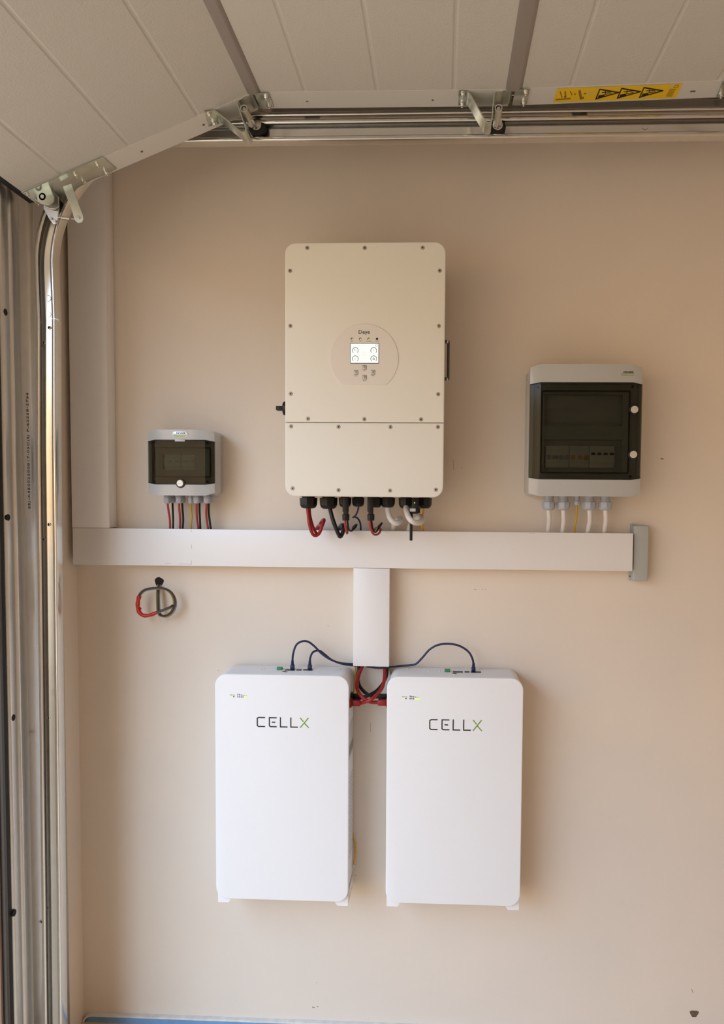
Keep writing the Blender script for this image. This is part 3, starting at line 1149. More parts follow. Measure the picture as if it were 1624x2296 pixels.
b = BM()
p = P(838.3, 804.3, ys)
poly_y(b, strip2d([(p.x - .0022, p.z - .0022), (p.x + .0022, p.z - .0022), (p.x + .0022, p.z + .0008), (p.x, p.z + .0026), (p.x - .0022, p.z + .0008), (p.x - .0022, p.z - .0022)], .001), ys - .0002, ys)
obj('house_icon', b, 'ink', scn, smooth=False)
for q_, m_ in (((794.6, 783.6, 796.4, 785.4), 'inkgrey'), ((796.5, 785.6, 799.8, 787.4), 'scr_grey'), ((837.6, 783, 839.2, 788), 'scr_grey'),
               ((794.5, 803, 799.5, 806.5), 'scr_green'), ((837, 791.5, 840, 794), 'scr_green'), ((804, 773, 822, 774), 'scr_green')):
    b = BM()
    rect_front(b, *q_, ys)
    obj('screen_icon', b, m_, scn, smooth=False)
for i, x in enumerate((789.4, 808.2, 827, 845.7)):
    p = P(x, 759.8, YP)
    b = BM()
    lathe(b, p + Vector((0, 0.001, 0)), (0, -1, 0), [(0, 0.0030), (0.0012, 0.0030), (0.0016, 0.0027)], 18)
    l_ = obj('led', b, 'black', cp)
    if i < 3:
        b = BM()
        lathe(b, p + Vector((0.0007, -0.0003, -0.0008)), (0, -1, 0), [(0, 0.0018), (0.0007, 0.0015)], 14)
        obj('led_glow', b, 'led', l_)
    text_front(('DC', 'AC', 'Normal', 'Alarm')[i], P(x, 764.8, YP - 0.0001), (4.2, 4.2, 10, 8)[i] * pxm, 1.7 * pxm, 'led_caption', 'inkgrey', cp)
for x, y, ch, capn, cw in ((817.6, 824, '^', 'Up', 4), (798.8, 835, '<', 'Esc', 5.5), (837, 834.8, '>', 'Enter', 7), (817.9, 846, 'v', 'Down', 8)):
    p = P(x, y, YP)
    b = BM()
    rslab(b, p.x, p.z, 9.6 * pxm, 10.2 * pxm, 0.0018, YP + 0.001, YP - 0.0006, 0.0003, 2, 4)
    bt = obj('push_button', b, 'inkgrey', cp)
    b = BM()
    rslab(b, p.x, p.z - 0.0002, 8.2 * pxm, 8.6 * pxm, 0.0014, YP, YP - 0.0012, 0.0004, 2, 4)
    kc = obj('button_cap', b, 'silver', bt)
    dz = {'^': [(-2, -1), (0, 2), (2, -1)], 'v': [(-2, 1.4), (2, 1.4), (0, -2), (-2, 1.4)], '<': [(2, 2), (-1.6, 0.5), (1.6, -2.2)], '>': [(-2, -1.8), (1, -1), (2, 1.6), (-1.5, 1.2)]}[ch]
    b = BM()
    poly_y(b, strip2d([(p.x + u * pxm, p.z + v * pxm + 0.0004) for u, v in dz], 0.8 * pxm), YP - 0.0015, YP - 0.0012)
    obj('button_symbol', b, 'inkgrey', kc, smooth=False)
    text_front(capn, P(x, y + 7.4, YP - 0.0001), cw * pxm, 1.9 * pxm, 'button_caption', 'inkgrey', cp)

# carrying handle on the right side
b = BM()
hy = -0.13
hz0, hz1 = P(1004, 850, hy).z, P(1004, 766, hy).z
hx = P(1005.6, 808, hy).x
cyl(b, (hx, hy, hz0 - 0.002), (hx, hy, hz1 + 0.002), 0.0036, 18, bevel=0.001)
cyl(b, (ir - 0.006, hy, hz0), (hx, hy, hz0), 0.0045, 16)
cyl(b, (ir - 0.006, hy, hz1), (hx, hy, hz1), 0.0045, 16)
hd = obj('carrying_handle', b, 'darksteel', inv)
b = BM()
for z in (hz0, hz1):
    b = BM()
    cyl(b, (hx - 0.004, hy, z - 0.0005), (hx - 0.0005, hy, z - 0.0005), 0.0052, 16, bevel=0.0008)
    obj('handle_collar', b, 'steel', hd)
# DC isolator switch on the left side
b = BM()
sy = -0.215
pz = P(630, 916, sy).z
kx0 = il + 0.003
lathe(b, (kx0, sy, pz), (-1, 0, 0), [(0, 0.0195), (0.010, 0.0195), (0.0145, 0.017), (0.017, 0.009), (0.0172, 0.004)], 28)
sw = obj('rotary_switch', b, 'black', inv)
b = BM()
xk = P(620.5, 916, sy).x
box(b, xk, kx0 - 0.012, sy - 0.012, sy + 0.012, pz - 0.0055, pz + 0.0055, 0.002, 3)
obj('switch_lever', b, 'black', sw)

# glands under the inverter
YG = -0.13


def gland(px, py0, py1, w, Y, m, parent, name='cable_gland', nf=8, tl=0.0):
    """threaded collar, hex body and rounded dome nut hanging from an underside; w in metres"""
    a_, c_ = P(px, py0, Y), P(px, py1, Y)
    h_ = a_.z - c_.z
    cx, cz = a_.x, a_.z
    bb = BM()
    ax = Vector((0, 0, -1))
    cyl(bb, (cx, Y, cz + 0.012 + tl), (cx, Y, cz - h_ * 0.2), w * 0.40, 20)
    loft(bb, [hexring((cx, Y, cz - h_ * 0.14), ax, w * 0.54, n=nf), hexring((cx, Y, cz - h_ * 0.22), ax, w * 0.56, n=nf), hexring((cx, Y, cz - h_ * 0.72), ax, w * 0.54, n=nf)])
    lathe(bb, (cx, Y, cz - h_ * 0.70), ax, [(0, w * 0.515), (h_ * 0.12, w * 0.50), (h_ * 0.24, w * 0.42), (h_ * 0.30, w * 0.30)], 20)
    lathe(bb, (cx, Y, cz + 0.001), ax, [(0, w * 0.50), (h_ * 0.09, w * 0.50), (h_ * 0.10, w * 0.42)], 20)
    return obj(name, bb, m, parent)


gm = 2.07 / F
for px, w, bot_ in ((692, 36, 1140), (737, 36, 1141), (774, 25, 1137), (803.5, 25, 1136), (843, 24, 1138), (870, 29, 1138), (911, 30, 1140), (952, 30, 1140)):
    gland(px, 1112, bot_, w * gm, YG, 'black', inv)
# plug sockets for the solar strings
for px in (775.5, 831):
    YC = -0.165
    a_, c_ = P(px, 1112, YC), P(px, 1148, YC)
    b = BM()
    box(b, a_.x - 0.008, a_.x + 0.008, YC - 0.008, YC + 0.008, c_.z, a_.z + 0.012, 0.002)
    obj('plug_socket', b, 'black', inv)

# plug-in data logger with antenna
dg = thing('data_logger', 'black plug-in data stick with green light and white tag under the inverter', 'data logger', P(931, 1112, -0.17))
b = BM()
a_, c_ = P(931, 1113, -0.17), P(931, 1152, -0.17)
box(b, a_.x - 0.0085, a_.x + 0.010, -0.178, -0.155, c_.z, izb - 0.001, 0.002)
box(b, a_.x - 0.0155, a_.x + 0.014, -0.174, -0.156, c_.z + 0.002, c_.z + 0.016, 0.002)
obj('logger_body', b, 'black', dg)
b = BM()
rect_front(b, 919.5, 1140, 932, 1147, -0.1786, 0.0006)
obj('name_tag', b, 'label', dg)
b = BM()
p = P(930, 1127.5, -0.178)
lathe(b, p, (0, -1, 0), [(0, 0.0016), (0.0008, 0.0012)], 12)
obj('led', b, 'led', dg)
b = BM()
p0, p1 = P(923, 1140, -0.165), P(922, 1212, -0.165)
lathe(b, (p1.x, -0.165, p1.z), (0, 0, 1), [(0, 0.0034), (0.001, 0.0040), (p0.z - p1.z, 0.0046)], 20)
obj('antenna', b, 'black', dg)


# ------------------------------------------------------------------ cables
def cable(name, label, pts, r, m, group=None, cat='cable', n=12, extra=None):
    P3 = [P(*p) if len(p) == 3 else Vector(p[:3]) for p in pts]
    o = thing(name, label, cat, P3[0], group) if extra else None
    b = BM()
    tube(b, P3, r, n)
    if extra:
        w_ = obj('cable_jacket', b, m, o)
        return o
    c = obj(name, b, m)
    return tag(c, label, cat, group)


gi = 'cables hanging under the inverter'
zin = tz1 + 0.0005     # top of the horizontal trunking, where the cables drop in


def drop(px, py, Y, dY=-0.030):
    """end point: straight down into the trunking behind its lid"""
    q = P(px, py, dY)
    return (q.x, dY, tz1 - 0.001, 'w')


def cab(name, label, pts, r, m, group=None, n=12):
    P3 = []
    for p in pts:
        P3.append(Vector(p[:3]) if len(p) == 4 else P(*p))
    b = BM()
    tube(b, P3, r, n)
    c = obj(name, b, m)
    return tag(c, label, 'cable', group)


cab('red_cable', 'thick red cable from the leftmost inverter gland, outer of the pair', [(689.5, 1132, YG - .0055), (691, 1150, YG - .0065), (694, 1175, YG - .008), (700, 1195, YG - .004), (707, 1201, YG), (716, 1196, YG + .004), (723, 1178, YG + .01), (727, 1166.5, YG + .02), (724, 1166, YG + .045), (718, 1175, -.052), drop(714, 1186, 0)], 0.0046, 'cred', gi)
cab('red_cable', 'thick red cable from the leftmost inverter gland, inner of the pair', [(694.5, 1132, YG + .0045), (694.5, 1150, YG + .006), (699, 1172, YG + .006), (706, 1190, YG + .01), (713, 1197.5, YG + .016), (719, 1188, YG + .022), (720, 1178, YG + .04), (713, 1180, -.040), drop(708, 1187, 0, -.020)], 0.0042, 'cred', gi)
cab('black_cable', 'thick black cable hanging from the second inverter gland', [(739, 1132, YG), (743, 1152, YG - .004), (750, 1175, YG - .006), (758, 1195, YG - .002), (763, 1203, YG), (768, 1196, YG + .005), (771, 1182, YG + .012), (768, 1177, YG + .03), (763, 1181, -.055), drop(760, 1187, 0)], 0.0058, 'cblack', gi)
cab('red_cable', 'thin red cable under the first solar plug of the inverter', [(773.5, 1160, -.167), (774.5, 1178, -.166), (777, 1192, -.155), (778.5, 1196, -.145), (779, 1190, -.125), (778, 1184, -.09), (776, 1181, -.05), drop(776, 1187, 0, -.022)], 0.0032, 'credl', gi)
cab('black_cable', 'thin black cable looping beside the first solar plug', [(778.5, 1160, -.161), (780, 1174, -.157), (782, 1186, -.15), (787, 1190.5, -.135), (794, 1186, -.12), (799.5, 1178, -.11), (799, 1176, -.09), (793, 1181, -.055), drop(790, 1187, 0)], 0.0028, 'cblack', gi)
cab('blue_cable', 'dark blue cable curving down from the fourth inverter gland', [(805, 1130, YG), (803, 1143, YG), (798, 1155, YG + .005), (792, 1160, YG + .02), (795, 1159, -.09), (802, 1162, -.07), (807, 1170, -.055), (809, 1180, -.045), drop(809, 1187, 0, -.036)], 0.0026, 'cblue', gi)
cab('red_cable', 'thin red cable under the second solar plug of the inverter', [(829.5, 1162, -.165), (830, 1178, -.166), (834, 1192, -.162), (841, 1199, -.15), (850, 1196, -.135), (854, 1187, -.115), (850, 1185, -.085), (843, 1184, -.045), drop(839, 1188, 0, -.020)], 0.0030, 'credl', gi)
cab('black_cable', 'thin black cable curling up beside the second solar plug', [(833, 1162, -.161), (834.5, 1178, -.160), (838, 1190, -.152), (843, 1193, -.14), (849, 1185, -.125), (856, 1174, -.115), (855, 1174, -.09), (848, 1182, -.053), drop(847, 1188, 0)], 0.0026, 'cblack', gi)
cab('white_cable', 'thick white cable curling under the sixth inverter gland', [(868.5, 1130, YG), (870, 1145, YG - .006), (874, 1160, YG - .014), (882, 1170, YG - .014), (892, 1172.5, YG - .008), (898, 1167, YG + .008), (896, 1162, YG + .03), (888, 1168, -.065), (883, 1178, -.045), drop(882, 1188, 0)], 0.0076, 'cwhite', gi, 16)
cab('white_cable', 'thick white cable curling under the black data stick', [(910.5, 1132, YG), (912, 1147, YG - .038), (918, 1162, YG - .062), (929, 1171, YG - .062), (942, 1171, YG - .040), (947, 1164, YG - .01), (941, 1158, YG + .02), (930, 1166, -.07), (921, 1177, -.045), drop(917, 1188, 0, -.036)], 0.0076, 'cwhite', gi, 16)
cab('amber_cable', 'thin amber earth cable from the rightmost inverter gland', [(950, 1132, YG), (949.5, 1150, YG + .02), (947, 1165, YG + .05), (946, 1178, -.05), drop(950, 1189, 0)], 0.0030, 'orange', gi)
# inline plugs on the solar cables
for px, wh in ((776, 'inline black plug on the red and black cables below the third gland'), (832, 'inline black plug on the red and black cables below the fifth gland')):
    Yp = -.165
    a_, c_ = P(px, 1147, Yp), P(px, 1168, Yp)
    pg = thing('solar_plug', wh, 'plug', (a_.x, Yp, c_.z), 'solar plugs under the inverter')
    b = BM()
    lathe(b, (a_.x, Yp, c_.z + 0.001), (0, 0, 1), [(0, 0.0085), (0.001, 0.0095), (0.016, 0.0100), (0.018, 0.0085)], 10)
    obj('plug_nut', b, 'black', pg, smooth=15)
    b = BM()
    box(b, a_.x - 0.0065, a_.x + 0.0065, Yp - 0.0075, Yp + 0.0075, c_.z + 0.017, P(px, 1139, Yp).z, 0.0015)
    obj('plug_body', b, 'black', pg)


# ------------------------------------------------------------------ plastic distribution enclosures
def band(bm, plan, z0, z1, bv=0.002):
    t_ = bmesh.new()
    loft(t_, [[(x, y, z0) for x, y in plan], [(x, y, z1) for x, y in plan]])
    bev(t_, bv, 2)
    merge(bm, t_)


def enclosure(spec):
    S_ = spec
    Yf = S_['yf']
    x0, x1 = P(S_['l'][0], S_['l'][1], Yf + 0.012).x, P(S_['r'][0], S_['r'][1], Yf + 0.012).x
    zt_, zb_ = P(*S_['t'], Yf).z, P(*S_['b'], Yf).z
    zd1, zd0 = P(*S_['dt'], Yf).z, P(*S_['db'], Yf).z
    o = thing(S_['name'], S_['label'], 'distribution box', ((x0 + x1) / 2, 0, zb_))
    w = x1 - x0
    ch = S_['ch']

    def plan(off=0.0, back=None, inset=0.0):
        bk = Yf + 0.045 if back is None else back
        return [(x0 + inset - off, bk), (x0 + inset - off, Yf + 0.013 - off), (x0 + inset + 0.0, Yf + 0.011 - off), (x0 + ch + inset, Yf - off), (x1 - ch - inset, Yf - off), (x1 - inset, Yf + 0.011 - off), (x1 + off - inset, Yf + 0.013 - off), (x1 + off - inset, bk)]
    def zo(x, am):
        return am * max(0.0, (x0 + ch) - x, x - (x1 - ch)) / ch
    # rear tray against the wall
    b = BM()
    t_ = bmesh.new()
    ins = 0.004
    rings = []
    cxm, czm = (x0 + x1) / 2, (zt_ + zb_) / 2
    for y, i_ in ((-0.001, ins * 1.6), (-0.012, ins * 0.2), (Yf + 0.060, ins * 0.2), (Yf + 0.044, ins * 1.2)):
        rings.append([(x, y, z) for x, z in rrect(cxm, czm, w - 2 * i_, zt_ - zb_ - 2 * i_, 0.014, 5)])
    loft(t_, rings)
    merge(b, t_)
    obj('rear_tray', b, 'abs', o)
    # cover frame: top band, bottom band and two cheeks
    b = BM()
    ctop = 0.010
    for (za_, zb2, top) in ((zd1, zt_, True), (zb_, zd0, False)):
        t_ = bmesh.new()
        if top:
            loft(t_, [[(x, y, za_ - zo(x, 0.004)) for x, y in plan()], [(x, y, zb2 - zo(x, 0.008)) for x, y in plan()]])
        else:
            loft(t_, [[(x, y, za_ + zo(x, 0.008)) for x, y in plan()], [(x, y, zb2 + zo(x, 0.004)) for x, y in plan()]])
        bev(t_, 0.0035, 3)
        merge(b, t_)
    yr = Yf + 0.022
    band(b, [(x0 + 0.0005, Yf + 0.0445), (x0 + 0.0005, Yf + 0.014), (x0 + 0.010, Yf + 0.012), (x0 + 0.010, Yf + 0.045)], zd0 - 0.003, zd1 + 0.003, 0.001)
    band(b, [(x1 - 0.0005, Yf + 0.0445), (x1 - 0.0005, Yf + 0.014), (x1 - 0.010, Yf + 0.012), (x1 - 0.010, Yf + 0.045)], zd0 - 0.003, zd1 + 0.003, 0.001)
    cf = obj('cover_frame', b, 'abs', o)
    # inner plate with cut-outs for the breakers
    b = BM()
    holes = [(P(h[0], h[1], yr), P(h[2], h[3], yr)) for h in S_['windows']]
    zs = sorted([zd0 - 0.002, zd1 + 0.002] + [p.z for h in holes for p in h])
    band(b, [(x0 + 0.009, yr), (x0 + 0.009, yr + 0.003), (holes[0][0].x, yr + 0.003), (holes[0][0].x, yr)], zd0, zd1, 0.0004)
    band(b, [(holes[0][1].x, yr), (holes[0][1].x, yr + 0.003), (x1 - 0.009, yr + 0.003), (x1 - 0.009, yr)], zd0, zd1, 0.0004)
    for k in range(0, len(zs), 2):
        band(b, [(holes[0][0].x, yr), (holes[0][0].x, yr + 0.003), (holes[0][1].x, yr + 0.003), (holes[0][1].x, yr)], zs[k], zs[k + 1], 0.0004)
    obj('inner_plate', b, S_.get('plate', 'abs_in'), o)
    # smoked door
    t_ = bmesh.new()
    outer = plan(0.0008)
    outer = [(x, y) for x, y in outer]
    outer[0] = (outer[0][0], Yf + 0.0145)
    outer[-1] = (outer[-1][0], Yf + 0.0145)
    th = 0.0022
    inner = [(x0 + 0.0010, Yf + 0.0145), (x0 + 0.0010, Yf + 0.0138), (x0 + 0.0018, Yf + 0.0124), (x0 + ch + 0.0003, Yf + 0.0012), (x1 - ch - 0.0003, Yf + 0.0012), (x1 - 0.0018, Yf + 0.0124), (x1 - 0.0010, Yf + 0.0138), (x1 - 0.0010, Yf + 0.0145)]
    ring2 = [outer + inner[::-1]]
    cprof_ = outer + inner[::-1]
    nn = len(cprof_)
    zA, zB = zd0 + 0.0008, zd1 - 0.0008
    loft(t_, [[(x, y, zA + zo(x, 0.004)) for x, y in cprof_], [(x, y, zB - zo(x, 0.004)) for x, y in cprof_]])
    dr = obj('smoked_door', t_, 'smoke', o, smooth=20)
    # dark gasket line and door frame edges
    b = BM()
    f0, f1 = P(S_['win'][0], S_['win'][1], Yf), P(S_['win'][2], S_['win'][3], Yf)
    a_ = rrect((f0.x + f1.x) / 2, (f0.z + f1.z) / 2, f1.x - f0.x, f0.z - f1.z, 0.006, 6)
    c_ = rrect((f0.x + f1.x) / 2, (f0.z + f1.z) / 2, f1.x - f0.x - 0.008, f0.z - f1.z - 0.008, 0.004, 6)
    yq = Yf + 0.003

    def yy_(x):
        e_ = max(0.0, (x0 + ch) - x, x - (x1 - ch))
        return Yf + 0.0024 + e_ * 0.011 / ch
    loft(b, [[(x, yy_(x) + 0.004, z) for x, z in a_], [(x, yy_(x), z) for x, z in a_], [(x, yy_(x), z) for x, z in c_], [(x, yy_(x) + 0.004, z) for x, z in c_]], cap=False)
    for za_ in (zA + 0.0012, zB - 0.0012):
        t_ = bmesh.new()
        pl_ = strip2d(outer[2:-2], 0.0014)
        sg = 1 if za_ < (zA + zB) / 2 else -1
        loft(t_, [[(x, y, za_ - 0.0011 + sg * zo(x, 0.004)) for x, y in pl_], [(x, y, za_ + 0.0011 + sg * zo(x, 0.004)) for x, y in pl_]])
        merge(b, t_)
    obj('door_gasket', b, 'black', dr)
    for x, y in S_['dots']:
        b = BM()
        p = P(x, y, Yf + 0.012)
        p.y = yy_(p.x) + 0.0003
        cyl(b, p + Vector((0, 0.003, 0)), p, 0.0038, 16)
        obj('cover_screw', b, 'hole', dr)
    for x, y, r_, tilt in S_['knobs']:
        p = P(x, y, Yf - 0.005)
        b = BM()
        lathe(b, (p.x, Yf + 0.004, p.z), (0, -1, 0), [(0, r_ * 1.35), (0.0065, r_ * 1.35), (0.0072, r_ * 1.25)], 28)
        kb = obj('latch_socket', b, 'black', dr)
        b = BM()
        lathe(b, (p.x, Yf - 0.0028, p.z), (0, -1, 0), [(0, r_), (0.0035, r_ * 0.98), (0.0045, r_ * 0.9)], 28)
        lt = obj('door_latch', b, 'silver', kb)
        b = BM()
        d_ = Vector((math.cos(tilt), 0, math.sin(tilt)))
        q_ = Vector((p.x, Yf - 0.0072, p.z))
        n_ = Vector((-d_.z, 0, d_.x)) * (r_ * 0.10)
        a1, a2 = q_ - d_ * r_ * 0.9, q_ + d_ * r_ * 0.9
        loft(b, [[a1 - n_, a2 - n_, a2 + n_, a1 + n_], [p_ + Vector((0, -0.0016, 0)) for p_ in (a1 - n_, a2 - n_, a2 + n_, a1 + n_)]])
        obj('latch_ridge', b, 'silver', lt)
    return o, cf, (x0, x1, zb_, zt_, Yf, yr)


# --- small box at left
sb_o, sb_cf, sbd = enclosure(dict(name='distribution_box', plate='abs_dark', label='small grey distribution box with smoked door above the red and black wires', yf=-0.100,
                                  l=(333, 1040), r=(481.5, 1040), t=(405, 963), b=(405, 1111), dt=(405, 986), db=(405, 1086.5), ch=0.024,
                                  windows=[(364, 1018, 438, 1054)], win=(344.5, 1001.5, 471.5, 1071), dots=[(348, 993), (467, 993.5), (349, 1080), (467, 1080)],
                                  knobs=[(404, 1083.5, 0.0098, 0.15)]))
b = BM()
p = P(404.5, 973.7, -0.100)
rslab(b, p.x, p.z, 36 / F * 2.1, 13 / F * 2.1, 0.0075, -0.0995, -0.1012, 0.0006, 2, 6)
bd = obj('brand_badge', b, 'silver', sb_cf)
text_front('NOARK', P(406.3, 971.2, -0.1014), 21.5 / F * 2.1, 4.2 / F * 2.1, 'brand_lettering', 'ink', bd, bold=0.02)
b = BM()
rect_front(b, 388.5, 974.6, 417.5, 976.2, -0.1014)
rect_front(b, 390, 977.4, 416, 978.8, -0.1014)
obj('badge_lines', b, 'logogreen', bd, smooth=False)
b = BM()
p0, p1 = P(392, 985.5, -0.105), P(415, 993, -0.105)
box(b, p0.x, p1.x, -0.106, -0.098, P(404, 990, -0.105).z, P(404, 985, -0.105).z, 0.001)
obj('door_catch', b, 'abs', sb_cf)
# breakers inside
bz0, bz1 = P(400, 1055, -0.08).z, P(400, 1018, -0.08).z
for u0_, u1_, lab in ((368.5, 405, 'left double breaker behind the smoked door of the small box'), (406, 437, 'right double breaker behind the smoked door of the small box')):
    xa_, xb_ = P(u0_, 1036, -0.08).x, P(u1_, 1036, -0.08).x
    q = thing('circuit_breaker', lab, 'circuit breaker', (xa_, -0.07, bz0), 'breakers in the small box')
    bm_ = (bz0 + bz1) / 2
    b = BM()
    box(b, xa_, xb_, -0.074, -0.0535, bz0, bz1, 0.001)
    box(b, xa_, xb_, -0.080, -0.0535, bm_ - 0.013, bm_ + 0.013, 0.001)
    obj('breaker_body', b, 'breaker_dim', q)
    for k in (0.27, 0.73):
        b = BM()
        xm = xa_ + (xb_ - xa_) * k
        box(b, xm - 0.006, xm + 0.006, -0.086, -0.080, bm_ + 0.001, bm_ + 0.006, 0.001)
        obj('toggle', b, 'bracket_grey', q)
gs = 'red and black wires under the small box'
GF, GB = -0.072, -0.040
for px, Y in ((374.5, GF), (387, GB), (401.5, GF), (409, GB), (427, GF), (441, GF), (449.5, GB), (464, GF), (471, GB)):
    gland(px, 1112.5, 1129 if Y == GF else 1128, (9.5 if px == 427 else 14.0) / F * 2.12, Y, 'gland_grey', sb_o, nf=8, tl=0.004)
wires = [((375.5, 1126), (378, 1145), (381, 1165), (381.5, 1182), 'red', GF, 'first'), ((387, 1126), (387.5, 1145), (388.5, 1165), (388, 1183), 'black', GB, 'first'),
         ((401.5, 1126), (402.5, 1145), (404, 1165), (403.5, 1183), 'red', GF, 'second'), ((408.5, 1126), (409.5, 1145), (411, 1165), (409.5, 1183), 'black', GB, 'second'),
         ((441.5, 1126), (441, 1145), (442, 1165), (445, 1183), 'red', GF, 'third'), ((447.5, 1126), (447.5, 1145), (448.5, 1165), (449.5, 1183), 'black', GB, 'third'),
         ((464, 1126), (462.5, 1145), (463.5, 1165), (467, 1183), 'red', GF, 'rightmost'), ((468.5, 1126), (468, 1145), (470, 1165), (473, 1183), 'black', GB, 'rightmost')]
for a1, a2, a3, a4, cn, Y, wh in wires:
    nm = {'first': 'leftmost', 'second': 'second', 'third': 'third', 'rightmost': 'rightmost'}[wh]
    cab(cn + '_cable', f'{nm} {cn} wire from the left, dropping from the small box into the trunking',
        [(*a1, Y), (*a2, (Y + -.045) / 2 - .002), (*a3, -0.044), drop(*a4, 0, -0.036)], 0.0031, 'credl' if cn == 'red' else 'cblack', gs, 10)
cab('earth_cable', 'single olive yellow wire in the middle under the small box', [(427.5, 1126, GF), (429, 1145, -.058), (430, 1160, -.048), (428.5, 1175, -.044), drop(428.5, 1184, 0, -.036)], 0.0026, 'cyellow', None, 10)

# --- large box at right
lb_o, lb_cf, lbd = enclosure(dict(name='distribution_box', label='large grey distribution box with tall smoked door and two latches', yf=-0.140,
                                  l=(1187.5, 960), r=(1438.5, 960), t=(1320, 816), b=(1310, 1113), dt=(1320, 857), db=(1310, 1075.5), ch=0.028,
                                  windows=[(1222, 884, 1396, 955), (1222, 985, 1396, 1057)], win=(1215, 874.5, 1411, 1062.5), dots=[(1206.5, 868.5), (1418, 868), (1412.5, 1069)],
                                  knobs=[(1423.5, 918, 0.0100, 0.0), (1421, 1019, 0.0100, 0.0)]))
text_front('NOARK', P(1410.5, 834.3, -0.1403), 22 / F * 2.06, 4.6 / F * 2.06, 'brand_lettering', 'ink', lb_cf, bold=0.02)
b = BM()
rect_front(b, 1392, 837.6, 1422, 839.2, -0.1402)
rect_front(b, 1394, 840.8, 1422, 842.2, -0.1402)
obj('brand_lines', b, 'logogreen', lb_cf, smooth=False)
bz0, bz1 = P(1300, 1050, -0.112).z, P(1300, 998, -0.112).z
bm_ = (bz0 + bz1) / 2
for u0_, u1_, n_, tm, lab in ((1223.5, 1276.5, 4, 'bracket_grey', 'wide white four-pole breaker at the left behind the tall smoked door'),
                              (1277.5, 1321.5, 3, 'orange', 'breaker with orange toggles in the middle behind the tall smoked door'),
                              (1322.5, 1378, 4, 'black', 'white breaker with small black switches at the right behind the tall door')):
    xa_, xb_ = P(u0_, 1036, -0.112).x, P(u1_, 1036, -0.112).x
    q = thing('circuit_breaker', lab, 'circuit breaker', (xa_, -0.10, bz0), 'breakers in the large box')
    b = BM()
    box(b, xa_, xb_, -0.108, -0.0935, bz0 + 0.002, bz1 - 0.002, 0.001)
    box(b, xa_, xb_, -0.113, -0.0935, bm_ - 0.016, bm_ + 0.018, 0.001)
    obj('breaker_body', b, 'breaker', q)
    for k in range(n_):
        xm = xa_ + (xb_ - xa_) * (k + 0.5) / n_
        b = BM()
        zz = bm_ + (0.007 if tm == 'black' else -0.001)
        box(b, xm - 0.005, xm + 0.005, -0.120, -0.113, zz - (0.0025 if tm == 'black' else 0.007), zz + 0.004, 0.001)
        obj('toggle', b, tm, q)
YB = -0.075
gl = 'grey and white cables under the large box'
for px, w, wh in ((1230.5, 27, 0), (1263.5, 27, 0), (1294, 15, 0), (1321.5, 28, 0), (1357.5, 28, 0)):
    gland(px, 1123, 1144 if w > 20 else 1133, w * 2.125 / F, YB, 'gland_grey', lb_o, nf=8, tl=0.006)
for px, dx, wh in ((1230.5, -1, 'leftmost thick white cable under the large box'), (1263.5, -1.5, 'second thick white cable from the left under the large box'),
                   (1322, -3.5, 'thick white cable just right of the thin yellow wire'), (1358, -2, 'rightmost thick white cable under the large box')):
    cab('white_cable', wh, [(px, 1138, YB), (px + 0.8, 1152, YB + .002), (px + 1.2, 1168, YB + .015), (px + dx * .4, 1182, -.045), drop(px + dx, 1192, 0, -.034)], 0.0068, 'cwhite', gl, 16)
cab('earth_cable', 'thin yellow wire between the white cables under the large box', [(1293.5, 1129, YB), (1293.2, 1150, YB + .01), (1292, 1168, -.055), (1289, 1180, -.045), drop(1288.5, 1192, 0, -.034)], 0.0030, 'cyellow', None, 10)

# ------------------------------------------------------------------ wall batteries
YBt = -0.138


def seg_letter(bb, x0, z0, s, segs, w):
    for pl_ in segs:
        poly_y(bb, strip2d([(x0 + u * s, z0 + v * s) for u, v in pl_], w), YBt - 0.0004, YBt + 0.0002)


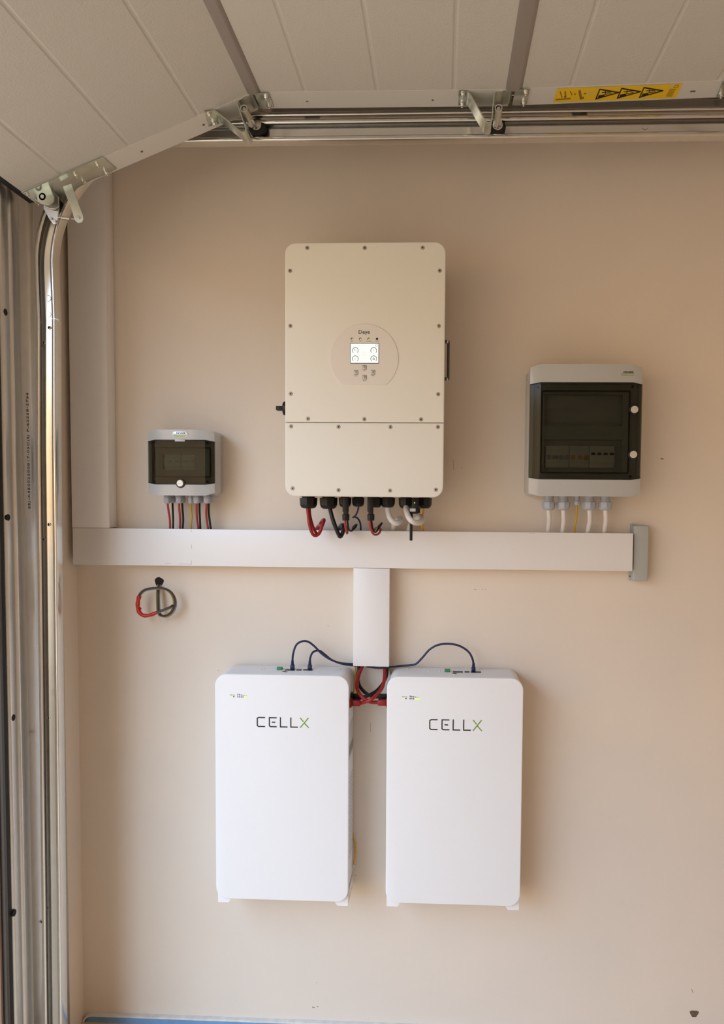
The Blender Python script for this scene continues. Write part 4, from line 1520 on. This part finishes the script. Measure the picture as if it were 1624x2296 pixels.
def battery(label, L, R_, T, Bt, logo, leds, right_side, side_conn):
    x0, x1 = L, R_
    cx, cz, w, h = (x0 + x1) / 2, (T + Bt) / 2, R_ - L, T - Bt
    o = thing('wall_battery', label, 'battery', (cx, 0, Bt))
    b = BM()
    box(b, cx - 0.13, cx + 0.13, -0.016, -0.0008, cz + 0.20, cz + 0.26, 0.001)
    box(b, cx - 0.13, cx + 0.13, -0.016, -0.0008, cz - 0.26, cz - 0.20, 0.001)
    rslab(b, cx, cz + 0.001, w - 0.005, h - 0.006, 0.030, -0.014, YBt + 0.0135, 0.001, 2, 10)
    body = obj('housing', b, 'bat_body', o)
    b = BM()
    rslab(b, cx, cz, w, h, 0.034, YBt + 0.013, YBt, 0.0025, 4, 12)
    cv = obj('front_cover', b, 'bat', o)
    # mounting feet under the body
    for s in (-1, 1):
        xe = cx + s * (w / 2 - 0.002)
        b = BM()
        fp = [(xe, Bt + 0.012), (xe, Bt - 0.017), (xe - s * 0.031, Bt - 0.017), (xe - s * 0.037, Bt - 0.010), (xe - s * 0.040, Bt + 0.006)]
        poly_y(b, fp, YBt + 0.012, YBt + 0.018)
        xi = xe - s * 0.0004
        box(b, min(xi, xi - s * 0.003), max(xi, xi - s * 0.003), YBt + 0.0178, -0.004, Bt - 0.0165, Bt + 0.010)
        box(b, min(xi, xi - s * 0.030), max(xi, xi - s * 0.030), YBt + 0.0178, -0.004, Bt - 0.0167, Bt - 0.0145)
        obj('mounting_foot', b, 'bat', o)
    # lettering  C E L L X
    (lx, ly, rx, ry) = logo
    p0, p1 = P(lx, ry, YBt), P(rx, ly, YBt)
    H = p1.z - p0.z
    Wd = p1.x - p0.x
    k = Wd / 118.5
    sw_ = 2.6 * k
    b = BM()
    y_ = p0.z

    def pts_(x, lst):
        return [(p0.x + (x + u) * k, y_ + v * H) for u, v in lst]
    e_ = 0.06
    for pl_ in (pts_(1.2, [(17.5, 1 - e_), (3, 1 - e_), (0, 0.86), (0, 0.14), (3, e_), (17.5, e_)]),
                pts_(28.5, [(16.5, 1 - e_), (0, 1 - e_), (0, 0.14), (3, e_), (16.5, e_)]), pts_(28.5, [(5.5, 0.5), (13.5, 0.5)]),
                pts_(53.5, [(0, 1.0), (0, e_), (16, e_)]), pts_(77, [(0, 1.0), (0, e_), (16, e_)])):
        poly_y(b, strip2d(pl_, sw_), YBt - 0.0004, YBt + 0.0002)
    lt = obj('brand_lettering', b, 'ink', cv, smooth=False)
    b = BM()
    poly_y(b, strip2d(pts_(97.5, [(0.5, 0.02), (19, 0.98)]), sw_), YBt - 0.0004, YBt + 0.0002)
    poly_y(b, strip2d(pts_(97.5, [(0.5, 0.98), (8.0, 0.60)]), sw_), YBt - 0.0004, YBt + 0.0002)
    poly_y(b, strip2d(pts_(97.5, [(10.0, 0.46), (20, 0.02)]), sw_), YBt - 0.0004, YBt + 0.0002)
    obj('green_letter', b, 'logogreen', lt, smooth=False)
    # status lights
    (sx_, sy_, nlit) = leds
    kk = 2.065 / F
    p = P(sx_, sy_, YBt)

    def dot(dx, dy, r_, m_, nm):
        bb = BM()
        lathe(bb, (p.x + dx * kk, YBt + 0.0003, p.z - dy * kk), (0, -1, 0), [(0, r_), (0.0007, r_), (0.001, r_ * 0.8)], 14)
        return obj(nm, bb, m_, cv)
    dot(0, 0, 0.0024, 'led', 'lit_indicator')
    dot(6, 0, 0.0017, 'hole', 'dark_indicator')
    for i in range(6):
        lit = i >= 6 - nlit
        dot(15.3 + 3.95 * i + (0.6 if lit else 0), 0.2, 0.0024 if lit else 0.0016, 'led' if lit else 'hole', 'lit_indicator' if lit else 'dark_indicator')
    b = BM()
    for i in range(6):
        hh = (4.0, 3.2, 2.4, 1.8, 1.1, 0.6)[i]
        xx = p.x + (15.3 + 3.95 * i) * kk
        zz = p.z + 3.0 * kk
        box(b, xx - 0.9 * kk, xx + 0.9 * kk, YBt - 0.0003, YBt + 0.0002, zz, zz + hh * kk)
    obj('charge_bars', b, 'ink', cv, smooth=False)
    text_front('RUN ALM', (p.x + 3 * kk, YBt - 0.0002, p.z + 4 * kk), 11.5 * kk, 1.8 * kk, 'indicator_caption', 'inkgrey', cv)
    return o, body, cv, (cx, cz, w, h)


bL0, bL1 = (P(482.8, 1540, YBt).x + P(482.9, 1995, YBt).x) / 2, (P(783.7, 1540, YBt).x + P(780.4, 2000, YBt).x) / 2
bR0, bR1 = (P(868.9, 1545, YBt).x + P(864.6, 1995, YBt).x) / 2, (P(1173, 1545, YBt).x + P(1167.6, 2005, YBt).x) / 2
bw = ((bL1 - bL0) + (bR1 - bR0)) / 2
cL, cR = (bL0 + bL1) / 2, (bR0 + bR1) / 2
TL, BL = (P(505, 1512.5, YBt).z + P(762, 1515, YBt).z) / 2, (P(505, 2016, YBt).z + P(760, 2022, YBt).z) / 2
TR, BR = (P(885, 1516, YBt).z + P(1152, 1522.5, YBt).z) / 2, (P(885, 2025, YBt).z + P(1149, 2032.5, YBt).z) / 2
batL = battery('left white wall battery, linked to the trunking by two blue cables', cL - bw / 2, cL + bw / 2, TL, BL, (576, 1609.5, 693.7, 1630), (518.7, 1562, 2), True, None)
batR = battery('right white wall battery, with a single blue cable on top', cR - bw / 2, cR + bw / 2, TR, BR, (962.8, 1614.3, 1082, 1637), (904.8, 1566.2, 3), False, None)


def top_items(bat, T, ports, gx, bx, screws, slots):
    o, body, cv, (cx, cz, w, h) = bat
    zt_ = T - 0.002
    for x0_, x1_, y_ in slots:
        a_, c_ = PZ(x0_, y_, zt_), PZ(x1_, y_, zt_)
        b = BM()
        ym = (a_.y + c_.y) / 2
        box(b, a_.x, c_.x, ym - 0.009, ym + 0.009, zt_ - 0.001, zt_ + 0.0004, 0.0002)
        obj('port_socket', b, 'black', body)
    p = PZ(*gx, zt_)
    b = BM()
    box(b, p.x - 0.008, p.x + 0.008, p.y - 0.006, p.y + 0.006, zt_ - 0.001, zt_ + 0.008, 0.0006)
    obj('terminal_block', b, 'green', body)
    p = PZ(*bx, zt_)
    b = BM()
    lathe(b, (p.x, p.y, zt_ - 0.0005), (0, 0, 1), [(0, 0.0092), (0.0014, 0.0090), (0.002, 0.0078), (0.0021, 0.006)], 24)
    pb_ = obj('power_button', b, 'steel', body)
    b = BM()
    lathe(b, (p.x, p.y, zt_ + 0.0008), (0, 0, 1), [(0, 0.0064), (0.0012, 0.006)], 24)
    obj('button_centre', b, 'black', pb_)
    for x_, y_ in screws:
        p = PZ(x_, y_, zt_)
        b = BM()
        lathe(b, (p.x, p.y, zt_ - 0.0003), (0, 0, 1), [(0, 0.0036), (0.0012, 0.0034), (0.0018, 0.002)], 14)
        obj('top_screw', b, 'steel', body)


top_items(batL, TL, None, (627.5, 1501.5), (638.5, 1506.5), [(586, 1501.5), (593, 1500), (763, 1501.5)], [(640, 662, 1502), (665, 677, 1502), (680, 702, 1502)])
top_items(batR, TR, None, (1003.5, 1506), (1019.5, 1511), [(915, 1499), (962, 1505), (986, 1505.5)], [(1016, 1038, 1506.5), (1042, 1053, 1506.5), (1056, 1079, 1507)])
# right flank of the left battery: warning label, vent field and earth stud
cx, cz, w, h = batL[3]
xs1 = cx + w / 2 - 0.0024
b = BM()
za, zb = P(788, 1622, -0.09).z, P(788, 1700, -0.09).z
box(b, xs1 - 0.0004, xs1 + 0.0005, -0.105, -0.020, zb, za)
sl_ = obj('side_label', b, 'label', batL[1], smooth=False)
b = BM()
box(b, xs1, xs1 + 0.0008, -0.105, -0.020, zb + 0.012, zb + 0.040)
obj('label_print', b, 'abs_dark', sl_, smooth=False)
b = BM()
vz0, vz1 = P(788, 1925, -0.09).z, P(788, 1740, -0.09).z
nz_ = 22
for i in range(nz_):
    for j in range(7):
        y_ = -0.100 + 0.012 * j + (0.006 if i % 2 else 0)
        z_ = vz0 + (vz1 - vz0) * (i + 0.5) / nz_
        cyl(b, (xs1 - 0.001, y_, z_), (xs1 + 0.0004, y_, z_), 0.0028, 8)
obj('vent_holes', b, 'bracket_grey', batL[1], smooth=False)
b = BM()
p = P(791.5, 1941, -0.03)
cyl(b, (xs1 - 0.001, p.y, p.z), (xs1 + 0.010, p.y, p.z), 0.003, 12)
cyl(b, (xs1 + 0.004, p.y, p.z), (xs1 + 0.007, p.y, p.z), 0.0052, 6)
obj('earth_stud', b, 'steel', batL[1])
b = BM()
for bat in (batL, batR):
    pass

# power sockets on the facing flanks of both batteries
xl = cL + bw / 2 - 0.0025
xr = cR - bw / 2 + 0.0025
zr = P(800, 1576, -0.100).z
zk = P(800, 1562, -0.070).z
zr2 = P(856, 1575, -0.100).z
zk2 = P(856, 1562.5, -0.070).z
for nm, xf_, s, z, Y, m_, bat, lab in (('battery_plug', xl, 1, zr, -0.100, 'conn_red', batL, 'red power plug on the flank of the left battery'),
                                       ('battery_plug', xl, 1, zk, -0.070, 'black', batL, 'black power plug on the flank of the left battery'),
                                       ('battery_plug', xr, -1, zr2, -0.100, 'conn_red', batR, 'red power plug on the flank of the right battery'),
                                       ('battery_plug', xr, -1, zk2, -0.070, 'black', batR, 'black power plug on the flank of the right battery')):
    b = BM()
    box(b, min(xf_, xf_ + s * 0.007), max(xf_, xf_ + s * 0.007), Y - 0.0115, Y + 0.0115, z - 0.0115, z + 0.0115, 0.001)
    sk = obj('power_socket', b, m_, bat[1])
    q = thing(nm, lab, 'plug', (xf_ + s * 0.008, Y, z), 'power plugs between the batteries')
    ll = 0.031
    b = BM()
    xa_, xb_ = xf_ + s * 0.0072, xf_ + s * ll
    box(b, min(xa_, xb_), max(xa_, xb_), Y - 0.008, Y + 0.008, z - 0.0082, z + 0.0082, 0.0018)
    pb2 = obj('plug_body', b, m_, q)
    b = BM()
    cyl(b, (xb_ - s * 0.002, Y, z), (xb_ + s * 0.006, Y, z), 0.0056, 16, r2=0.0048)
    obj('strain_relief', b, 'bright_red' if m_ == 'conn_red' else 'black', q)
xLp, xRp = xl + 0.034, xr - 0.034
g2 = 'power cables between the batteries'


def cab3(name, label, P3, r, m, group, n=14):
    b = BM()
    tube(b, P3, r, n)
    c = obj(name, b, m)
    return tag(c, label, 'cable', group)


Yt_ = -0.030
up_ = lambda px, Y=Yt_: Vector((P(px, 1490, Y).x, Y, dz0 + 0.001))
cab3('red_cable', 'red battery cable curving from the trunking left side to the right battery', [up_(815), P(806, 1510, -.045), P(801.5, 1528, -.065), P(801, 1543, -.08), P(808, 1558, -.090), P(819, 1568, -.097), P(832, 1574, -.100), Vector((xRp + 0.002, -.100, zr2))], 0.0053, 'cred', g2)
cab3('red_cable', 'red battery cable curving from the trunking right side to the left battery', [up_(863), P(863, 1510, -.045), P(861.5, 1527, -.065), P(856.5, 1543, -.085), P(845.5, 1557, -.105), P(834, 1567, -.118), P(822, 1573, -.114), Vector((xLp - 0.002, -.100, zr))], 0.0053, 'cred', g2)
cab3('black_cable', 'black battery cable crossing behind the red ones towards the right battery', [up_(806, -.016), P(803, 1512, -.028), P(805, 1534, -.045), P(814, 1548, -.055), P(827, 1558, -.065), P(840, 1562, -.07), Vector((xRp + 0.002, -.070, zk2))], 0.0050, 'cblack', g2)
cab3('black_cable', 'black battery cable crossing behind the red ones towards the left battery', [up_(869, -.016), P(867, 1514, -.026), P(858.5, 1533, -.044), P(845, 1548.5, -.06), P(831, 1557, -.078), P(819, 1562, -.082), Vector((xLp - 0.002, -.070, zk))], 0.0050, 'cblack', g2)
# earth wires
ea = cab3('earth_cable', 'thin amber earth wire running down beside the left battery', [Vector((P(797, 1490, -.02).x, -.02, dz0 + .001)), P(797, 1522, -.016), P(795, 1545, -.010), P(789, 1600, -.0065), P(787, 1750, -.0065), P(790, 1860, -.0065), P(797, 1895, -.012), P(796.5, 1920, -.018), P(793.5, 1936, -.026), Vector((xs1 + 0.009, -.03, P(791.5, 1940, -.03).z))], 0.0026, 'orange', None)
cab3('earth_cable', 'short olive earth wire leaving the trunking towards the right battery', [Vector((dx1 - 0.008, -.03, dz0 + .001)), P(874.5, 1501, -.02), P(877, 1510, -.012), P(882, 1525, -.004)], 0.0024, 'colive', None)
# blue patch leads
gb = 'blue patch cables on the batteries'


def patch(label, tip, zt_, pts, px, m='cblue'):
    p = PZ(*tip, zt_)
    o = thing('patch_cable', label, 'cable', p, gb)
    b = BM()
    top = P(px[0], px[1], p.y)
    hh = top.z - zt_
    box(b, p.x - 0.0060, p.x + 0.0060, p.y - 0.0055, p.y + 0.0055, zt_ - 0.001, zt_ + hh * 0.5, 0.0012)
    obj('plug_shell', b, m, o)
    b = BM()
    prof = [(0, 0.0058)]
    for i in range(5):
        prof += [(hh * (0.10 * i + 0.02), 0.0050 - 0.0003 * i), (hh * (0.10 * i + 0.06), 0.0050 - 0.0003 * i), (hh * (0.10 * i + 0.07), 0.0038), (hh * (0.10 * i + 0.10), 0.0038)]
    lathe(b, (p.x, p.y, zt_ + hh * 0.5), (0, 0, 1), prof, 16)
    obj('strain_relief', b, m, o)
    b = BM()
    P3 = [Vector((p.x, p.y, zt_ + hh * 0.9))] + [P(*q_) if len(q_) == 3 else Vector(q_[:3]) for q_ in pts]
    tube(b, P3, 0.0031, 12)
    obj('cable_jacket', b, m, o)
    return o


zLt, zRt = TL - 0.002, TR - 0.002
patch('blue patch cable with the tall arch above the left battery', (656, 1501), zLt, [(657.5, 1466, -.065), (664, 1447, -.06), (676, 1438.5, -.055), (690, 1438.5, -.052), (704, 1448, -.05), (722, 1466, -.05), (740, 1478, -.052), (763, 1486.5, -.048), (793, 1489.0, -.0405), (806, 1490.5, -.0405)], (656, 1481))
patch('blue patch cable with the low bend above the left battery', (695, 1501), zLt, [(696.5, 1473, -.06), (701, 1463.5, -.055), (709, 1459, -.05), (718, 1459.5, -.045), (728, 1467, -.042), (745, 1480, -.040), (768, 1488.5, -.036), (793, 1492, -.033), (806, 1493, -.033)], (695, 1481))
patch('blue patch cable arching over the right battery', (1062, 1505), zRt, [(1060, 1478, -.06), (1053, 1464, -.058), (1040, 1453, -.055), (1022, 1445.5, -.052), (1000, 1443.5, -.05), (980, 1447, -.048), (963, 1457, -.045), (948, 1474, -.042), (934, 1488, -.038), (921, 1491.5, -.035), (900, 1493, -.032), (876, 1496, -.040), (850, 1497.5, -.040), (822, 1494.5, -.040)], (1061.5, 1487))

# ------------------------------------------------------------------ loose coil hanging from the drilled hole
lc = thing('loose_cable', 'coiled loose cable with a red sleeve hanging from the hole below the trunking', 'cable', P(357, 1310, -0.01))


def zc(pts, Y0):
    return [P(270 + x / 9.02, 1260 + y / 9.02, Y) for x, y, Y in pts]


base = [(785, 420, 0.05), (780, 470, -0.004), (768, 560, -0.022), (762, 700, -0.028), (765, 850, -0.030), (775, 990, -0.030), (815, 1070, -0.032), (900, 1090, -0.035), (1010, 1040, -0.038), (1085, 930, -0.040), (1105, 800, -0.042), (1070, 680, -0.044), (1000, 590, -0.045), (900, 540, -0.046), (780, 522, -0.046), (640, 530, -0.046), (500, 560, -0.046), (410, 630, -0.046), (372, 720, -0.046), (352, 850, -0.046), (375, 1000, -0.048), (460, 1085, -0.050), (600, 1070, -0.050), (740, 1015, -0.050), (900, 955, -0.048), (1020, 905, -0.044), (1060, 870, -0.040)]
for dx, dy, dY, m_, cut, lb in ((-22, 6, 0.002, 'colive', None, 'olive wire'), (0, 0, -0.0015, 'cbrown', None, 'dark brown wire'), (20, 16, 0.001, 'cgrey', None, 'grey wire')):
    b = BM()
    pts = [(x + dx * (1.0 if i < 8 else 0.5 if i > 12 else 1.0), y + dy * (1 if i > 4 else 0.2), Y + dY) for i, (x, y, Y) in enumerate(base)]
    tube(b, zc(pts, 0), 0.0031, 10)
    w_ = obj('wire', b, m_, lc)
    w_['label'] = lb
b = BM()
rs = [(385, 690, -0.046), (362, 770, -0.0465), (352, 870, -0.047), (368, 990, -0.048), (440, 1070, -0.050), (530, 1085, -0.050), (640, 1062, -0.050), (745, 1018, -0.050)]
tube(b, zc(rs, 0), lambda s: 0.0062 - 0.001 * s + 0.0005 * math.sin(s * 30), 12)
rsv = obj('red_sleeve', b, 'bright_red', lc)
b = BM()
p = P(270 + 400 / 9.02, 1260 + 945 / 9.02, -0.047)
lathe(b, p, (0.9, 0, 0.2), [(0, 0.005), (0.002, 0.004), (0.0035, 0.002)], 10)
obj('sleeve_flap', b, 'bright_red', rsv)
